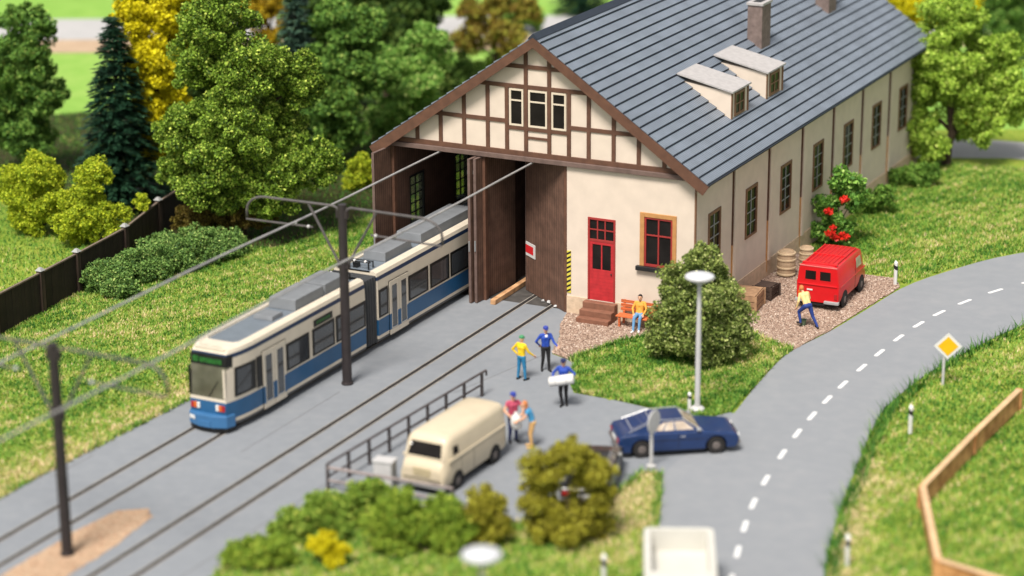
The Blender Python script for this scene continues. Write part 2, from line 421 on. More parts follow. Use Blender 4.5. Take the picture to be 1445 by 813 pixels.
def fringe(pts, w):
    P = resample(np.array(pts, float), 120); d = np.gradient(P, axis=0); d /= np.linalg.norm(d, axis=1)[:,None]; n_ = np.c_[-d[:,1], d[:,0]]*w
    return [tuple(q) for q in P+n_]+[tuple(q) for q in (P-n_)[::-1]]
def near(pts, r, amt):
    pts = resample(np.array(pts, float), 60)
    def f(P):
        d = np.min(np.linalg.norm(P[:,None,:]-pts[None], axis=2), axis=1) if len(P) < 60000 else np.concatenate([np.min(np.linalg.norm(q[:,None,:]-pts[None], axis=2), axis=1) for q in np.array_split(P, 12)])
        return amt*np.clip(1-d/r, 0, 1)
    return f
edge_l = [(-.5,-40),(-.55,-24),(-.35,-20),(-.1,-14)]
tip = [(18.3,-14.6),(18.5,-16.6),(19.6,-20.5)]
edge_r = [(24.6,-11.0),(25.3,-14.7),(26.3,-18.1),(26.8,-20.2)]
overhang = [(r_[0]+k, r_[1]) for r_ in roadR[4:14] for k in (0,)]+[(r_[0]+.45, r_[1]) for r_ in roadR[4:14]][::-1]
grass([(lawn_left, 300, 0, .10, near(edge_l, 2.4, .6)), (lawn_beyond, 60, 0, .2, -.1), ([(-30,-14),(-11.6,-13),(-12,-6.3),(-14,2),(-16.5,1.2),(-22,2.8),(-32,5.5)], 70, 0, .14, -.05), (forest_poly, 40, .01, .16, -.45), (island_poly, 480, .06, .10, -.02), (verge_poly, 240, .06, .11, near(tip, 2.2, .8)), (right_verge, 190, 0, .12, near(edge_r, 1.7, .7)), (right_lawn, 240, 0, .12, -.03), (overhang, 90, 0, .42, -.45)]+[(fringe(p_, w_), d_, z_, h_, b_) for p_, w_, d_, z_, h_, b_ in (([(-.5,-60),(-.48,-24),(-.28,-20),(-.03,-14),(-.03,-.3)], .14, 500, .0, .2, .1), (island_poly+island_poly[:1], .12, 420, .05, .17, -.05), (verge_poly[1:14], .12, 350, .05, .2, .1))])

# gravel stones (uncountable)
def stones(polys, name, stops):
    o8 = np.array([(1,0,0),(-1,0,0),(0,1,0),(0,-1,0),(0,0,1),(0,0,-1)], float)
    F = [(0,2,4),(2,1,4),(1,3,4),(3,0,4)]
    T = []; C = []
    for poly, dens, z0, s0 in polys:
        P = scatter(poly, dens); n = len(P)
        s = s0*(.5+.9*rng.random(n)); a = rng.random(n)*6.28
        ca, sa = np.cos(a), np.sin(a)
        V_ = o8[None]*np.stack([s*(.7+.6*rng.random(n)), s*(.7+.6*rng.random(n)), s*.6], 1)[:,None]
        V_ = np.stack([V_[...,0]*ca[:,None]-V_[...,1]*sa[:,None], V_[...,0]*sa[:,None]+V_[...,1]*ca[:,None], V_[...,2]], -1)
        V_ += rng.normal(size=V_.shape)*(s*.15)[:,None,None]
        V_ += np.c_[P, np.full(n, z0)][:,None]
        c = np.clip(.5+.27*rng.normal(size=n), 0, 1)
        for f in F: T.append(V_[:, f]); C.append(c)
    o = flecks(name, np.concatenate(T), np.concatenate(C), leafmat(name+'_stone', stops, .85, 0)); tag(o, kind='stuff')
stones([(gravel_poly, 420, .05, .036)], 'gravel_stones', [(0,(.09,.055,.04)),(.35,(.27,.18,.135)),(.7,(.40,.29,.22)),(1,(.58,.48,.40))])
stones([(sand_poly, 260, .045, .035)], 'sand_grains', [(0,(.24,.13,.075)),(.5,(.42,.27,.17)),(1,(.56,.40,.28))])
# ------------------------------------------------------------------ tram depot
W = 13.937; LEN = 29.4; HB = 6.30; RZ = 11.55; SL = (11.55-6.285)/(W/2+.675)
def roofz(x): return RZ-SL*abs(x-W/2)
depot = thing('tram_depot', 'long cream tram depot with half-timbered gable, blue-grey slate roof and open brown doors', 'depot')
def wall_cells(mb, axis, t0, t1, u0, u1, z0, z1, holes, m=0):
    us = sorted({u0, u1, *[h[0] for h in holes], *[h[1] for h in holes]}); us = [u for u in us if u0 <= u <= u1]
    for a, b in zip(us[:-1], us[1:]):
        hs = sorted([(h[2], h[3]) for h in holes if h[0] <= a+1e-6 and h[1] >= b-1e-6])
        z = z0
        for h in hs+[(z1, z1)]:
            if h[0] > z+1e-6:
                (mb.box(t0, t1, a, b, z, h[0], m) if axis == 'x' else mb.box(a, b, t0, t1, z, h[0], m))
            z = max(z, h[1])
win_y = [(1.3, 2.62)]+[(5.42+4.13*k, 6.75+4.13*k) for k in range(6)]
holes = [(a, b, 2.42, 4.62) for a, b in win_y]
ZT = roofz(W)-.2
mb = MB(); wall_cells(mb, 'x', W-.16, W, .16, LEN, 0, ZT, holes); mb.build('side_wall', M['cream'], depot)
mb = MB(); wall_cells(mb, 'x', 0, .10, .05, LEN, 0, ZT, holes); mb.build('side_wall', M['cream'], depot)
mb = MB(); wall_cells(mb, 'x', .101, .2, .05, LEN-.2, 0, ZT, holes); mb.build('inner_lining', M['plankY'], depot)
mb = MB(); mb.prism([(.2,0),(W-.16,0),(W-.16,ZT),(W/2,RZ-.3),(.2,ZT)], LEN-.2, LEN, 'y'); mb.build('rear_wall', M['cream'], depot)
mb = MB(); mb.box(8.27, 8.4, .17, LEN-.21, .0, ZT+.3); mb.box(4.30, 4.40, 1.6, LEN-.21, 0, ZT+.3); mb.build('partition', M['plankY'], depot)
mb = MB(); mb.box(.21, W-.17, .2, LEN-.21, ZT-.1, ZT); mb.build('ceiling', M['plank'], depot)
# front wall with door and window openings
mb = MB(); wall_cells(mb, 'y', 0, .16, 8.27, W, 0, HB, [(9.21,10.45,.76,4.27), (11.72,12.95,2.52,4.58)]); mb.build('front_wall', M['cream'], depot)
mb = MB()
for a, b in ((8.27,9.2),(10.47,W+.035)): mb.box(a, b, -.035, -.001, 0, .78)
mb.box(W+.001, W+.036, .0, LEN, 0, .8)
mb.build('plinth', M['plinth'], depot)
# side wall pilasters and their brown joints
for k in range(7):
    y = 3.98+4.10*k
    mb = MB(); mb.box(W+.001, W+.11, y-.02, y+.26, .8, ZT-.02); p = mb.build('pilaster', M['cream'], depot)
    mb = MB(); mb.box(W+.002, W+.06, y-.085, y-.021, 2.6, ZT-.02, 0); mb.box(W+.002, W+.05, y-.08, y-.021, .3, 2.6, 1); mb.build('joint_strip', [M['brown'], M['ochre']], p)
mb = MB(); mb.box(W-.06, W+.012, -.012, .06, .8, HB); mb.build('corner_strip', M['archbrown'], depot)
# side windows
def side_window(x, y0, y1, sgn, parent):
    z0, z1 = 2.42, 4.62
    mb = MB(); t = .13; X0, X1 = (x-.12, x+.045) if sgn > 0 else (x-.045, x+.12)
    mb.box(X0, X1, y0, y0+t, z0, z1); mb.box(X0, X1, y1-t, y1, z0, z1); mb.box(X0, X1, y0+t, y1-t, z1-t, z1); mb.box(X0, X1, y0+t, y1-t, z0, z0+.09)
    f = mb.build('window', M['archbrown'], parent, bevel=.01)
    xm = x-.03*sgn
    mb = MB(); mb.box(xm-.012, xm+.012, y0+t, y1-t, z0+.09, z1-t); mb.build('pane', M['winglass'] if sgn > 0 else M['clear'], f)
    mb = MB(); xa = xm+.013*sgn; xb = xm+.04*sgn; xa, xb = min(xa, xb), max(xa, xb)
    yc = (y0+y1)/2; mm = 0
    mb.box(xa, xb, yc-.03, yc+.03, z0+.09, z1-t)
    for k in range(1, 4):
        zz = z0+.09+(z1-t-z0-.09)*k/4
        mb.box(xa+.002*sgn if sgn>0 else xa, xb-.003, y0+t, yc-.03, zz-.022, zz+.022); mb.box(xa+.002*sgn if sgn>0 else xa, xb-.003, yc+.03, y1-t, zz-.022, zz+.022)
    mb.build('glazing_bar', M['muntin'] if sgn > 0 else M['black'], f)
    return f
for a, b in win_y: side_window(W, a, b, 1, depot)
for a, b in win_y:
    z0, z1 = 2.42, 4.62
    mb = MB(); t = .1
    mb.box(-.03, .21, a, a+t, z0, z1); mb.box(-.03, .21, b-t, b, z0, z1); mb.box(-.03, .21, a+t, b-t, z1-t, z1); mb.box(-.03, .21, a+t, b-t, z0, z0+.09)
    yc = (a+b)/2; mb.box(.078, .143, yc-.03, yc+.03, z0+.09, z1-t)
    for k in range(1, 5):
        zz = z0+.09+(z1-t-z0-.09)*k/5; mb.box(.085, .135, a+t, yc-.03, zz-.022, zz+.022); mb.box(.085, .135, yc+.03, b-t, zz-.022, zz+.022)
    w_ = mb.build('window', M['black'], depot)
    mb = MB(); mb.box(.105,.115,a+t,b-t,z0+.09,z1-t); mb.build('pane', M['oldpane'], w_)
# front red door
mb = MB()
mb.box(9.21,9.30,-.02,.12,.76,4.27); mb.box(10.36,10.45,-.02,.12,.76,4.27); mb.box(9.30,10.36,-.02,.12,4.17,4.27); mb.box(9.30,10.36,-.015,.11,3.26,3.36)
d = mb.build('door', M['sashred'], depot, bevel=.008)
mb = MB()
mb.box(9.30,10.36,.0,.06,.76,2.08); mb.box(9.30,9.42,.0,.06,2.08,3.26); mb.box(10.24,10.36,.0,.06,2.08,3.26); mb.box(9.80,9.86,.0,.06,2.08,3.14); mb.box(9.42,10.24,.0,.06,3.14,3.26)
mb.build('door_leaf', M['doorred'], d, bevel=.006)
mb = MB(); mb.box(9.42,9.80,.03,.05,2.08,3.14); mb.box(9.86,10.24,.03,.05,2.08,3.14); mb.box(9.30,10.36,.03,.05,3.36,4.17); mb.build('pane', M['winglass'], d)
mb = MB()
for x in (9.64,9.98): mb.box(x-.025,x+.025,.0,.029,3.36,4.17)
for a, b in ((9.30,9.615),(9.665,9.955),(10.005,10.36)): mb.box(a,b,.002,.028,3.74,3.79)
mb.build('glazing_bar', M['sashred'], d)
mb = MB(); mb.ball((10.27,-.03,1.95), .035, 8); mb.build('handle', M['black'], d)
# front ground-floor window
mb = MB()
mb.box(11.53,11.72,-.05,.05,2.52,4.76); mb.box(12.95,13.12,-.05,.05,2.52,4.76); mb.box(11.72,12.95,-.05,.05,4.58,4.76)
w = mb.build('window', M['ochre'], depot, bevel=.01)
mb = MB()
mb.box(11.722,11.80,-.02,.07,2.52,4.578); mb.box(12.87,12.948,-.02,.07,2.52,4.578); mb.box(11.80,12.87,-.02,.07,4.50,4.578); mb.box(11.80,12.87,-.02,.07,2.52,2.62); mb.box(12.305,12.365,-.015,.065,2.62,4.50); mb.box(11.80,12.305,-.01,.06,3.80,3.86); mb.box(12.365,12.87,-.01,.06,3.80,3.86)
mb.build('frame', M['sashred'], w, bevel=.006)
mb = MB(); mb.box(11.80,12.87,.03,.05,2.62,4.50); mb.build('pane', M['winglass'], w)
mb = MB(); mb.box(11.40,13.25,-.18,.0,2.34,2.52); mb.build('sill', M['black'], w, bevel=.02)
# steps
mb = MB()
for k, (y, z) in enumerate(((-.36,.75),(-.68,.5),(-1.0,.25))): mb.box(9.14+.0*k,10.58,y,-.04 if k == 0 else (-.36,-.68)[k-1],0,z)
mb.build('doorstep', M['step'], depot, bevel=.025)
# hazard board: yellow with slanting black stripes
mb = MB(); mb.box(8.28,8.46,-.03,-.002,.92,2.72); h = mb.build('hazard_board', M['yellowblk'], depot)
mb = MB()
for k in range(9):
    z = .93+.2*k; mb.add([(8.28,-.034,z),(8.46,-.034,z+.1),(8.46,-.034,z+.19),(8.28,-.034,z+.09)], [(0,1,2,3)])
mb.build('black_stripe', M['black'], h)
# beam, gable, timbers
mb = MB(); mb.box(-.05,W+.03,-.16,.16,6.30,6.50); mb.build('lintel_beam', M['beam'], depot, bevel=.02)
mb = MB(); mb.box(-.02,W,-.07,.13,6.501,6.70); mb.build('sill_timber', M['brown'], depot, bevel=.01)
gz = lambda x: roofz(x)-.22
mb = MB(); mb.prism([(.0,6.70),(W,6.70),(W,gz(W)),(W/2,gz(W/2)),(0,gz(0))] if gz(0) > 6.70 else [(.6,6.70),(W-.6,6.70),(W/2,gz(W/2))], 0, .12, 'y'); mb.build('gable_panel', M['cream'], depot)
mb = MB(); T = .085; 
def xroof(z): return W/2-(RZ-.26-z)/SL      # left x where the roof underside is at height z
for x in (1.38,2.49,3.59,4.69,9.25,10.35,11.45,12.56):
    top = min(gz(x)-.02, 9.31 if 4.6 < x < 9.3 else 99)
    mb.box(x-T, x+T, -.055, -.001, 6.70, top)
for x in (5.57,8.37): mb.box(x-T, x+T, -.055, -.001, 6.70, 9.31)
for x in (6.44,7.49): mb.box(x-T, x+T, -.055, -.001, 6.70, gz(x)-.02)
for z, gaps in ((7.9, [(5.57,8.37)]), (9.39, []), (10.22, [])):
    a = xroof(z)-.1; b = W-a; xs = [a]+[c for gp in gaps for c in gp]+[b]
    for i in range(0, len(xs), 2): mb.box(xs[i], xs[i+1], -.05, -.002, z-T, z+T)
mb.box(5.57,8.37,-.052,-.002,7.57,7.73); mb.box(6.44,7.49,-.05,-.002,7.24,7.34)
mb.build('half_timbering', M['brown'], depot, bevel=.006)
for a, b in ((5.70,6.33),(6.56,7.40),(7.60,8.25)):
    mb = MB(); t = .075; z0, z1 = 7.74, 9.28
    mb.box(a,a+t,-.06,-.003,z0,z1); mb.box(b-t,b,-.06,-.003,z0,z1); mb.box(a+t,b-t,-.06,-.003,z0,z0+t); mb.box(a+t,b-t,-.06,-.003,z1-t,z1); mb.box(a+t,b-t,-.055,-.003,8.77,8.83)
    f = mb.build('window', M['framecream'], depot)
    mb = MB(); mb.box(a+t,b-t,-.02,-.004,z0+t,z1-t); mb.build('pane', M['winglass'], f)
# roof: dark underlay with courses of slate laid over it
Y0, Y1 = -.40, LEN+.35
nx, nz = SL/math.hypot(SL, 1), 1/math.hypot(SL, 1)
SLEN = (W/2+.675)*math.hypot(1, SL)
def slope_pt(s, h, side):      # s metres down the slope, h above it
    x = s*nz+h*nx; z = RZ-s*nx+h*nz
    return (W/2+side*x, z)
roof = None
mb = MB()
mb.m = 1
for side in (1, -1):
    q = [slope_pt(0,-.14,side), slope_pt(SLEN,-.14,side), slope_pt(SLEN,0,side), slope_pt(0,0,side)]
    mb.prism(q, Y0, Y1, 'y')
mb.m = 0; nC = 21; pc = SLEN/nC
for side in (1, -1):
    for k in range(nC):
        s0 = k*pc; s1 = (k+1)*pc-.075
        q = [slope_pt(s0,.004,side), slope_pt(s1,.004,side), slope_pt(s1,.062,side), slope_pt(s0,.022,side)]
        mb.prism(q, Y0-.02, Y1+.02, 'y')
roof = mb.build('roof', [M['roof'], M['roofgap']], depot)
mb = MB(); mb.prism([slope_pt(.22,.03,-1), slope_pt(.22,.08,-1), (W/2,RZ+.16), slope_pt(.22,.08,1), slope_pt(.22,.03,1)], Y0-.04, Y1+.04, 'y'); mb.build('ridge_cap', M['roofgap'], roof)
mb = MB()
for side in (1, -1):
    q = [slope_pt(0,-.46,side), slope_pt(SLEN+.05,-.46,side), slope_pt(SLEN+.05,-.02,side), slope_pt(0,-.02,side)]
    q[0] = (W/2, q[0][1]-.05); q[3] = (W/2, q[3][1])
    mb.prism(q, Y0-.075, Y0-.023, 'y')
mb.build('bargeboard', M['brown'], roof)
mb = MB()
for side in (1, -1):
    q = [slope_pt(.3,-.30,side), slope_pt(SLEN,-.22,side), slope_pt(SLEN,-.145,side), slope_pt(.3,-.145,side)]
    mb.prism(q, Y0-.02, -.002, 'y')
mb.build('soffit', M['brown'], roof)
# chimneys
for y0, y1 in ((13.95,15.05),(22.9,24.0)):
    mb = MB(); mb.box(10.55,11.25,y0,y1,8.4,10.62); c = mb.build('chimney', M['chim'], roof, bevel=.02)
    mb = MB(); mb.box(10.5,11.3,y0-.05,y1+.05,10.62,10.74); mb.box(10.7,11.1,y0+.2,y1-.2,10.74,10.76,1); mb.build('chimney_cap', [M['dormroof'], M['black']], c, bevel=.015)
# dormers
for y0, y1 in ((5.85,7.75),(9.92,11.9)):
    xf = 13.03; zt = 8.62; xb = 10.62; zb = roofz(xb)
    def cheek(y): return [(xb+.25, roofz(xb+.25)-.02), (xf, roofz(xf)-.05), (xf, zt-.06), ]
    mb = MB(); mb.prism(cheek(0), y0, y1, 'y'); dm = mb.build('dormer', M['cream'], depot)
    mb = MB(); mb.add([(xb,y0-.1,zb+.09),(xf+.12,y0-.1,zt-.07),(xf+.12,y1+.1,zt-.07),(xb,y1+.1,zb+.09),(xb,y0-.1,zb+.15),(xf+.12,y0-.1,zt+.0),(xf+.12,y1+.1,zt+.0),(xb,y1+.1,zb+.15)], [(0,3,2,1),(4,5,6,7),(0,1,5,4),(1,2,6,5),(2,3,7,6),(3,0,4,7)])
    mb.build('dormer_roof', M['dormroof'], dm)
    mb = MB(); mb.box(xf+.001,xf+.05,y0,y0+.09,roofz(xf),zt-.12); mb.box(xf+.001,xf+.05,y0+.38,y0+.48,roofz(xf)+.1,zt-.14); mb.box(xf+.001,xf+.05,y1-.55,y1-.45,roofz(xf)+.1,zt-.14); mb.box(xf+.001,xf+.05,y1-.09,y1,roofz(xf),zt-.12)
    mb.box(xf+.001,xf+.05,y0+.48,y1-.55,zt-.26,zt-.16); mb.box(xf+.001,xf+.05,y0+.48,y1-.55,roofz(xf)+.1,roofz(xf)+.2)
    ym = (y0+.48+y1-.55)/2
    mb.box(xf+.02,xf+.048,ym-.03,ym+.03,roofz(xf)+.2,zt-.26); mb.box(xf+.02,xf+.045,y0+.48,ym-.03,7.95,8.0); mb.box(xf+.02,xf+.045,ym+.03,y1-.55,7.95,8.0)
    mb.build('window_frame', M['archbrown'], dm)
    mb = MB(); mb.box(xf+.001,xf+.018,y0+.48,y1-.55,roofz(xf)+.2,zt-.26); mb.build('window_pane', M['winglass'], dm)
# posts and door leaves
mb = MB(); mb.box(-.02,.22,-.02,.2,0,6.30); mb.build('door_post', M['brown'], depot, bevel=.01)
mb = MB(); mb.box(4.24,4.52,.0,.24,0,6.30); mb.build('door_post', M['brown'], depot, bevel=.01)
mb = MB(); mb.box(8.12,8.262,.02,.2,0,6.30); mb.build('door_post', M['brown'], depot, bevel=.01)
def leaf(hx, hy, ex, ey, z1=6.22, th=.1, z0=.06, cap=True):
    d = np.array([ex-hx, ey-hy]); ln = np.linalg.norm(d)
    mb = MB(); mb.box(0, ln, -th/2, th/2, z0, z1)
    o = mb.build('door_leaf', M['plank'], depot, loc=(hx, hy, 0), rotz=math.atan2(d[1], d[0]))
    mb = MB(); mb.box(ln+.001, ln+.03, -th/2-.01, th/2+.01, z0, z1); mb.box(0, ln+.03, -th/2-.012, th/2+.012, z1+.001, z1+.04)
    mb.build('edge_trim', M['beam'], o)
    if cap:
        mb = MB(); mb.tube([(ln-.05,-th/2-.03,5.6),(ln-.05,-th/2-.03,5.75)], .035, 8); mb.tube([(ln+.05,0,2.3),(ln+.05,0,2.75)], .03, 8); mb.build('bolt', M['muntin'], o)
    return o
leaf(.06,-.1,.02,-1.42)
leaf(4.2,.3,4.1,-.62); leaf(4.55,2.6,4.31,-.5)
lf = leaf(8.14,.06,5.43,2.03, 6.24, .09, .05, cap=False)
# red and white notice near the free edge of that leaf
ln = math.hypot(8.14-5.43, 2.03-.06)
mb = MB(); mb.box(ln-.85,ln-.02,.046,.07,1.62,2.22); s = mb.build('notice', M['white'], lf)
mb = MB(); mb.box(ln-.70,ln-.03,.0705,.076,1.75,2.10); mb.build('red_panel', M['signred'], s)
# inside: dark floor pit edges
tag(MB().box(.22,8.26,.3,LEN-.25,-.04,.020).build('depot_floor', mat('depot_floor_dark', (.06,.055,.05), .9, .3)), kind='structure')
# ------------------------------------------------------------------ articulated tram, front at y = 0 of its own frame
M['tcream'] = mat('tram_cream', (.63,.555,.44), .4, .04, 2, coat=.1)
M['tblue'] = mat('tram_blue', (.018,.095,.215), .4, .06, 2, coat=.1)
M['tblue2'] = mat('tram_bumper_blue', (.038,.135,.29), .45, .06, 2, coat=.1)
M['tnavy'] = mat('tram_navy_stripe', (.012,.03,.075), .45, .1)
M['troof'] = mat('tram_roof_grey', (.14,.165,.19), .6, .08, 2, .1, 30)
M['troof2'] = mat('tram_roof_box_grey', (.175,.185,.195), .6, .08, 2, .1, 30)
M['tskirt'] = mat('tram_skirt_grey', (.10,.10,.10), .6, .1)  # grey skirt, darkened to deepen the shadow under the tram
M['tblack'] = mat('tram_black', (.008,.008,.008), .45, .2)
M['tglass'] = glassmat('tram_window_glass', (.045,.05,.055))
M['tscreen'] = mat('tram_windscreen', (.075,.072,.052), .08, .25, .9, spec=.5, coat=.5, c2=(.12,.115,.085))
M['bellows'] = mat('tram_bellows', (.05,.052,.055), .8, .1, wave=('Z', .01, 0))
M['green'] = mat('display_green', (.02,.12,.02), .5, .4, 8, emit=.05)
M['orange'] = mat('lamp_orange', (.55,.12,.02), .25, .1)
M['redlens'] = mat('lamp_red', (.35,.02,.02), .25, .1)
M['grey'] = mat('mid_grey', (.30,.30,.30), .5, .1)
M['chrome'] = mat('pale_metal', (.6,.6,.6), .3, .05, metal=.6)
tram = thing('tram', 'blue and cream articulated tram with grey roof standing half inside the depot', 'tram', (2.46,-17.72,0))
# cross-section: (half width, z) from the skirt up to the roof edge
SEC = [(.90,.22),(1.0,.30),(1.02,.40),(1.02,.53),(1.03,1.19),(1.03,1.27),(1.02,2.30),(1.0,2.80),(.985,2.96),(.95,3.10),(.83,3.17),(.68,3.17),(.665,3.10)]
BAND = ['tskirt','tskirt','tcream','tblue','tcream','tcream','tcream','tnavy','tcream','tcream','tcream','tcream']
bands = ['tskirt','tcream','tblue','tnavy','troof']
def nose(y):     # how the plan narrows towards the front
    t = min(max(y/1.9, 0), 1); return .74+.26*(1-(1-t)**2.3)
def car_body(name, y0, y1, front, parent):
    ys = [0,.06,.2,.45,.8,1.2,1.6,1.95] if front else [y0]
    ys = [y for y in ys]+[y1]
    mb = MB(); vs = []; n = len(SEC)
    for y in ys:
        for side in (-1, 1):
            for (w, z) in SEC:
                k = nose(y) if front else 1
                rake = 0
                if front and y < 1.0:
                    rake = (.0 if z < 1.3 else .10*(z-1.3))*(1-y)
                    if z > 2.9: rake += .18*(z-2.9)/.27*(1-y)
                vs.append((side*w*k, y+rake, z))
    fs = []; mi = []
    for i in range(len(ys)-1):
        for s in (0, 1):
            for j in range(n-1):
                a = i*2*n+s*n+j; b = a+1; c = b+2*n; d = a+2*n
                fs.append((a, d, c, b) if s == 1 else (a, b, c, d)); mi.append(bands.index(BAND[j]))
        a = i*2*n+n-1; fs.append((a, a+n, a+3*n, a+2*n)); mi.append(4)       # roof
        a = i*2*n; fs.append((a, a+2*n, a+3*n, a+n)); mi.append(0)          # floor
    for i in (0, len(ys)-1):
        for j in range(n-1):
            a = i*2*n+j; f = (a, a+n, a+n+1, a+1)
            fs.append(f if i == 0 else f[::-1]); mi.append(bands.index(BAND[j]) if i == 0 else 0)
    mb.add(vs, fs); mb.mi = mi
    return mb.build(name, [M[b] for b in bands], parent, bevel=.0)
front_car = car_body('front_car', 0, 9.50, True, tram)
rear_car = car_body('rear_car', 10.50, 24.2, False, tram)
# raised front roof fairing
mb = MB(); mb.add([(-.64,.24,3.14),(.64,.24,3.14),(.74,1.25,3.165),(.52,.95,3.175),(-.52,.95,3.175),(-.74,1.25,3.165),(-.64,.24,3.0),(.64,.24,3.0),(.74,1.25,3.0),(.52,.95,3.0),(-.52,.95,3.0),(-.74,1.25,3.0)],
  [(0,1,2,3,4,5),(6,11,10,9,8,7),(0,6,7,1),(1,7,8,2),(2,8,9,3),(3,9,10,4),(4,10,11,5),(5,11,6,0)])
mb.build('roof_fairing', M['tcream'], front_car)
# articulation
mb = MB(); mb.box(-.93,.93,9.52,10.48,.30,3.0)
for k in range(5): mb.box(-.96,.96,9.56+.2*k,9.64+.2*k,.28,3.03)
mb.build('articulation', M['bellows'], tram)
X = 1.031
def side_panel(name, ya, yb, za, zb, m, parent, x=X, th=.012, mirror=True, bevel=0):
    o = None
    for s in ((1, -1) if mirror else (1,)):
        mb = MB(); a, b = s*x, s*(x+th); mb.box(min(a,b), max(a,b), ya, yb, za, zb); o = mb.build(name, m, parent, bevel=bevel)
    return o
def tram_window(ya, yb, parent, x=X, za=1.27, zb=2.32):
    for s in (1, -1):
        mb = MB(); a, b = s*x, s*(x+.014); mb.box(min(a,b), max(a,b), ya, yb, za, zb); w = mb.build('window', M['tblack'], parent)
        mb = MB(); a, b = s*(x+.0145), s*(x+.02); mb.box(min(a,b), max(a,b), ya+.13, yb-.13, za+.08, zb-.12); mb.build('pane', M['tglass'], w)
def tram_door(ya, yb, parent, x=X):
    ym = (ya+yb)/2
    for s in (1, -1):
        mb = MB(); a, b = s*x, s*(x+.010); mb.box(min(a,b), max(a,b), ya-.03, yb+.03, .26, 2.56); d = mb.build('door', M['tblack'], parent)
        for (p, q) in ((ya+.01, ym-.015), (ym+.015, yb-.01)):
            mb = MB(); a, b = s*(x+.0105), s*(x+.03); lo, hi = min(a,b), max(a,b)
            mb.box(lo,hi,p,q,1.19,2.53,0); mb.box(lo,hi,p,q,.53,1.189,1); mb.box(lo,hi,p,q,.32,.529,0); l = mb.build('door_leaf', [M['tcream'], M['tblue']], d)
            mb = MB(); a, b = s*(x+.0305), s*(x+.035); lo, hi = min(a,b), max(a,b); mb.box(lo,hi,p+.17,q-.17,.62,2.33); mb.build('pane', M['tglass'], d)
            mb = MB(); a, b = s*(x+.0305), s*(x+.0335); lo, hi = min(a,b), max(a,b)
            mb.box(lo,hi,p+.13,p+.169,.58,1.19); mb.box(lo,hi,q-.169,q-.13,.58,1.19); mb.box(lo,hi,p+.13,q-.13,.545,.58); mb.build('pane_edge', M['tcream'], d)
def curve_panel(mb, s, ya, yb, za, zb, off, n=8):
    vs = []
    for y in np.linspace(ya, yb, n+1):
        w_ = 1.03*nose(y)+off
        for d_ in (0, .02):
            for z in (za, zb): vs.append((s*(w_-d_), y+(.10*(z-1.3)*(1-y) if y < 1 else 0), z))
    fs = []
    for i in range(n):
        a = 4*i; fs += [(a, a+4, a+5, a+1), (a+2, a+3, a+7, a+6), (a+1, a+5, a+7, a+3), (a, a+2, a+6, a+4)]
    fs += [(0, 1, 3, 2), (4*n, 4*n+2, 4*n+3, 4*n+1)]
    mb.add(vs, fs)
# front car sides
for s in (1, -1):   # cab side window follows the tapering nose
    mb = MB(); pts = []
    curve_panel(mb, s, .40, 1.60, 1.33, 2.42, .014); w = mb.build('cab_window', M['tblack'], front_car)
    mb = MB(); curve_panel(mb, s, .52, 1.30, 1.42, 2.32, .022); mb.build('pane', M['tglass'], w)
side_panel('black_post', 1.66, 2.0, 1.27, 2.45, M['tblack'], front_car)
tram_door(2.05, 3.60, front_car)
tram_window(3.68, 5.28, front_car); tram_window(5.52, 7.12, front_car); tram_window(7.24, 9.46, front_car)
side_panel('side_display', 5.65, 7.0, 2.38, 2.64, M['tblack'], front_car)
for s in (1, -1):
    mb = MB(); a, b = s*(X+.0125), s*(X+.016)
    for k in range(9): mb.box(min(a,b), max(a,b), 5.85+.11*k, 5.92+.11*k, 2.45+.02*(k%2), 2.56)
    mb.build('display_text', M['green'], front_car)
# rear car sides
tram_window(10.52, 11.26, rear_car, zb=2.42); tram_door(11.36, 12.86, rear_car)
for a in (12.92, 14.74, 16.5, 18.28, 20.1): tram_window(a, a+1.64, rear_car)
# windscreen wrapped round the nose
def nose_panel(name, za, zb, m, d=.012, wk=.985, parent=None):
    mb = MB(); vs = []; ys = [.34,.16,.05,.0]
    outline = []
    for y in ys: outline.append((-1.02*nose(y)*wk-.004, y))
    for y in ys[::-1]: outline.append((1.02*nose(y)*wk+.004, y))
    for off in (0, 1):
        for z in (za, zb):
            for (x, y) in outline:
                rk = (.10*(z-1.3) if z > 1.3 else 0)*(1-y)
                vs.append((x*(1 if off == 0 else .97), y+rk-d+off*.05, z))
    n = len(outline); fs = []
    for j in range(n-1):
        fs += [(j, j+1, n+j+1, n+j), (2*n+j, 3*n+j, 3*n+j+1, 2*n+j+1), (n+j, n+j+1, 3*n+j+1, 3*n+j), (j, 2*n+j, 2*n+j+1, j+1)]
    fs += [(0, n, 3*n, 2*n), (n-1, 3*n-1, 4*n-1, 2*n-1)]
    mb.add(vs, fs); return mb.build(name, m, parent or front_car)
nose_panel('windscreen', 1.33, 2.50, M['tscreen'])
dp = nose_panel('destination_display', 2.501, 2.90, M['tblack'], d=.02)
mb = MB()
yy = -.02+.10*1.4-.012
for k, (a, b) in enumerate(((-.62,-.40),(-.33,-.24),(-.2,-.11),(-.07,.03),(.07,.17),(.21,.30),(.34,.44),(.48,.58))): mb.box(a, b, yy-.035, yy, 2.60, 2.77 if k else 2.80)
mb.build('display_text', M['green'], front_car)
# driver's desk and wiper
mb = MB(); mb.tube([(.05,-.035,1.36),(.42,-.0+.04,1.95)], .012, 6); mb.build('wiper', M['tblack'], front_car)
for s in (1, -1):
    mb = MB(); mb.box(s*.735-.04, s*.735+.04, -.03, .0, 1.36, 2.45); mb.build('screen_pillar', M['tcream'] if s > 0 else M['tblack'], front_car)
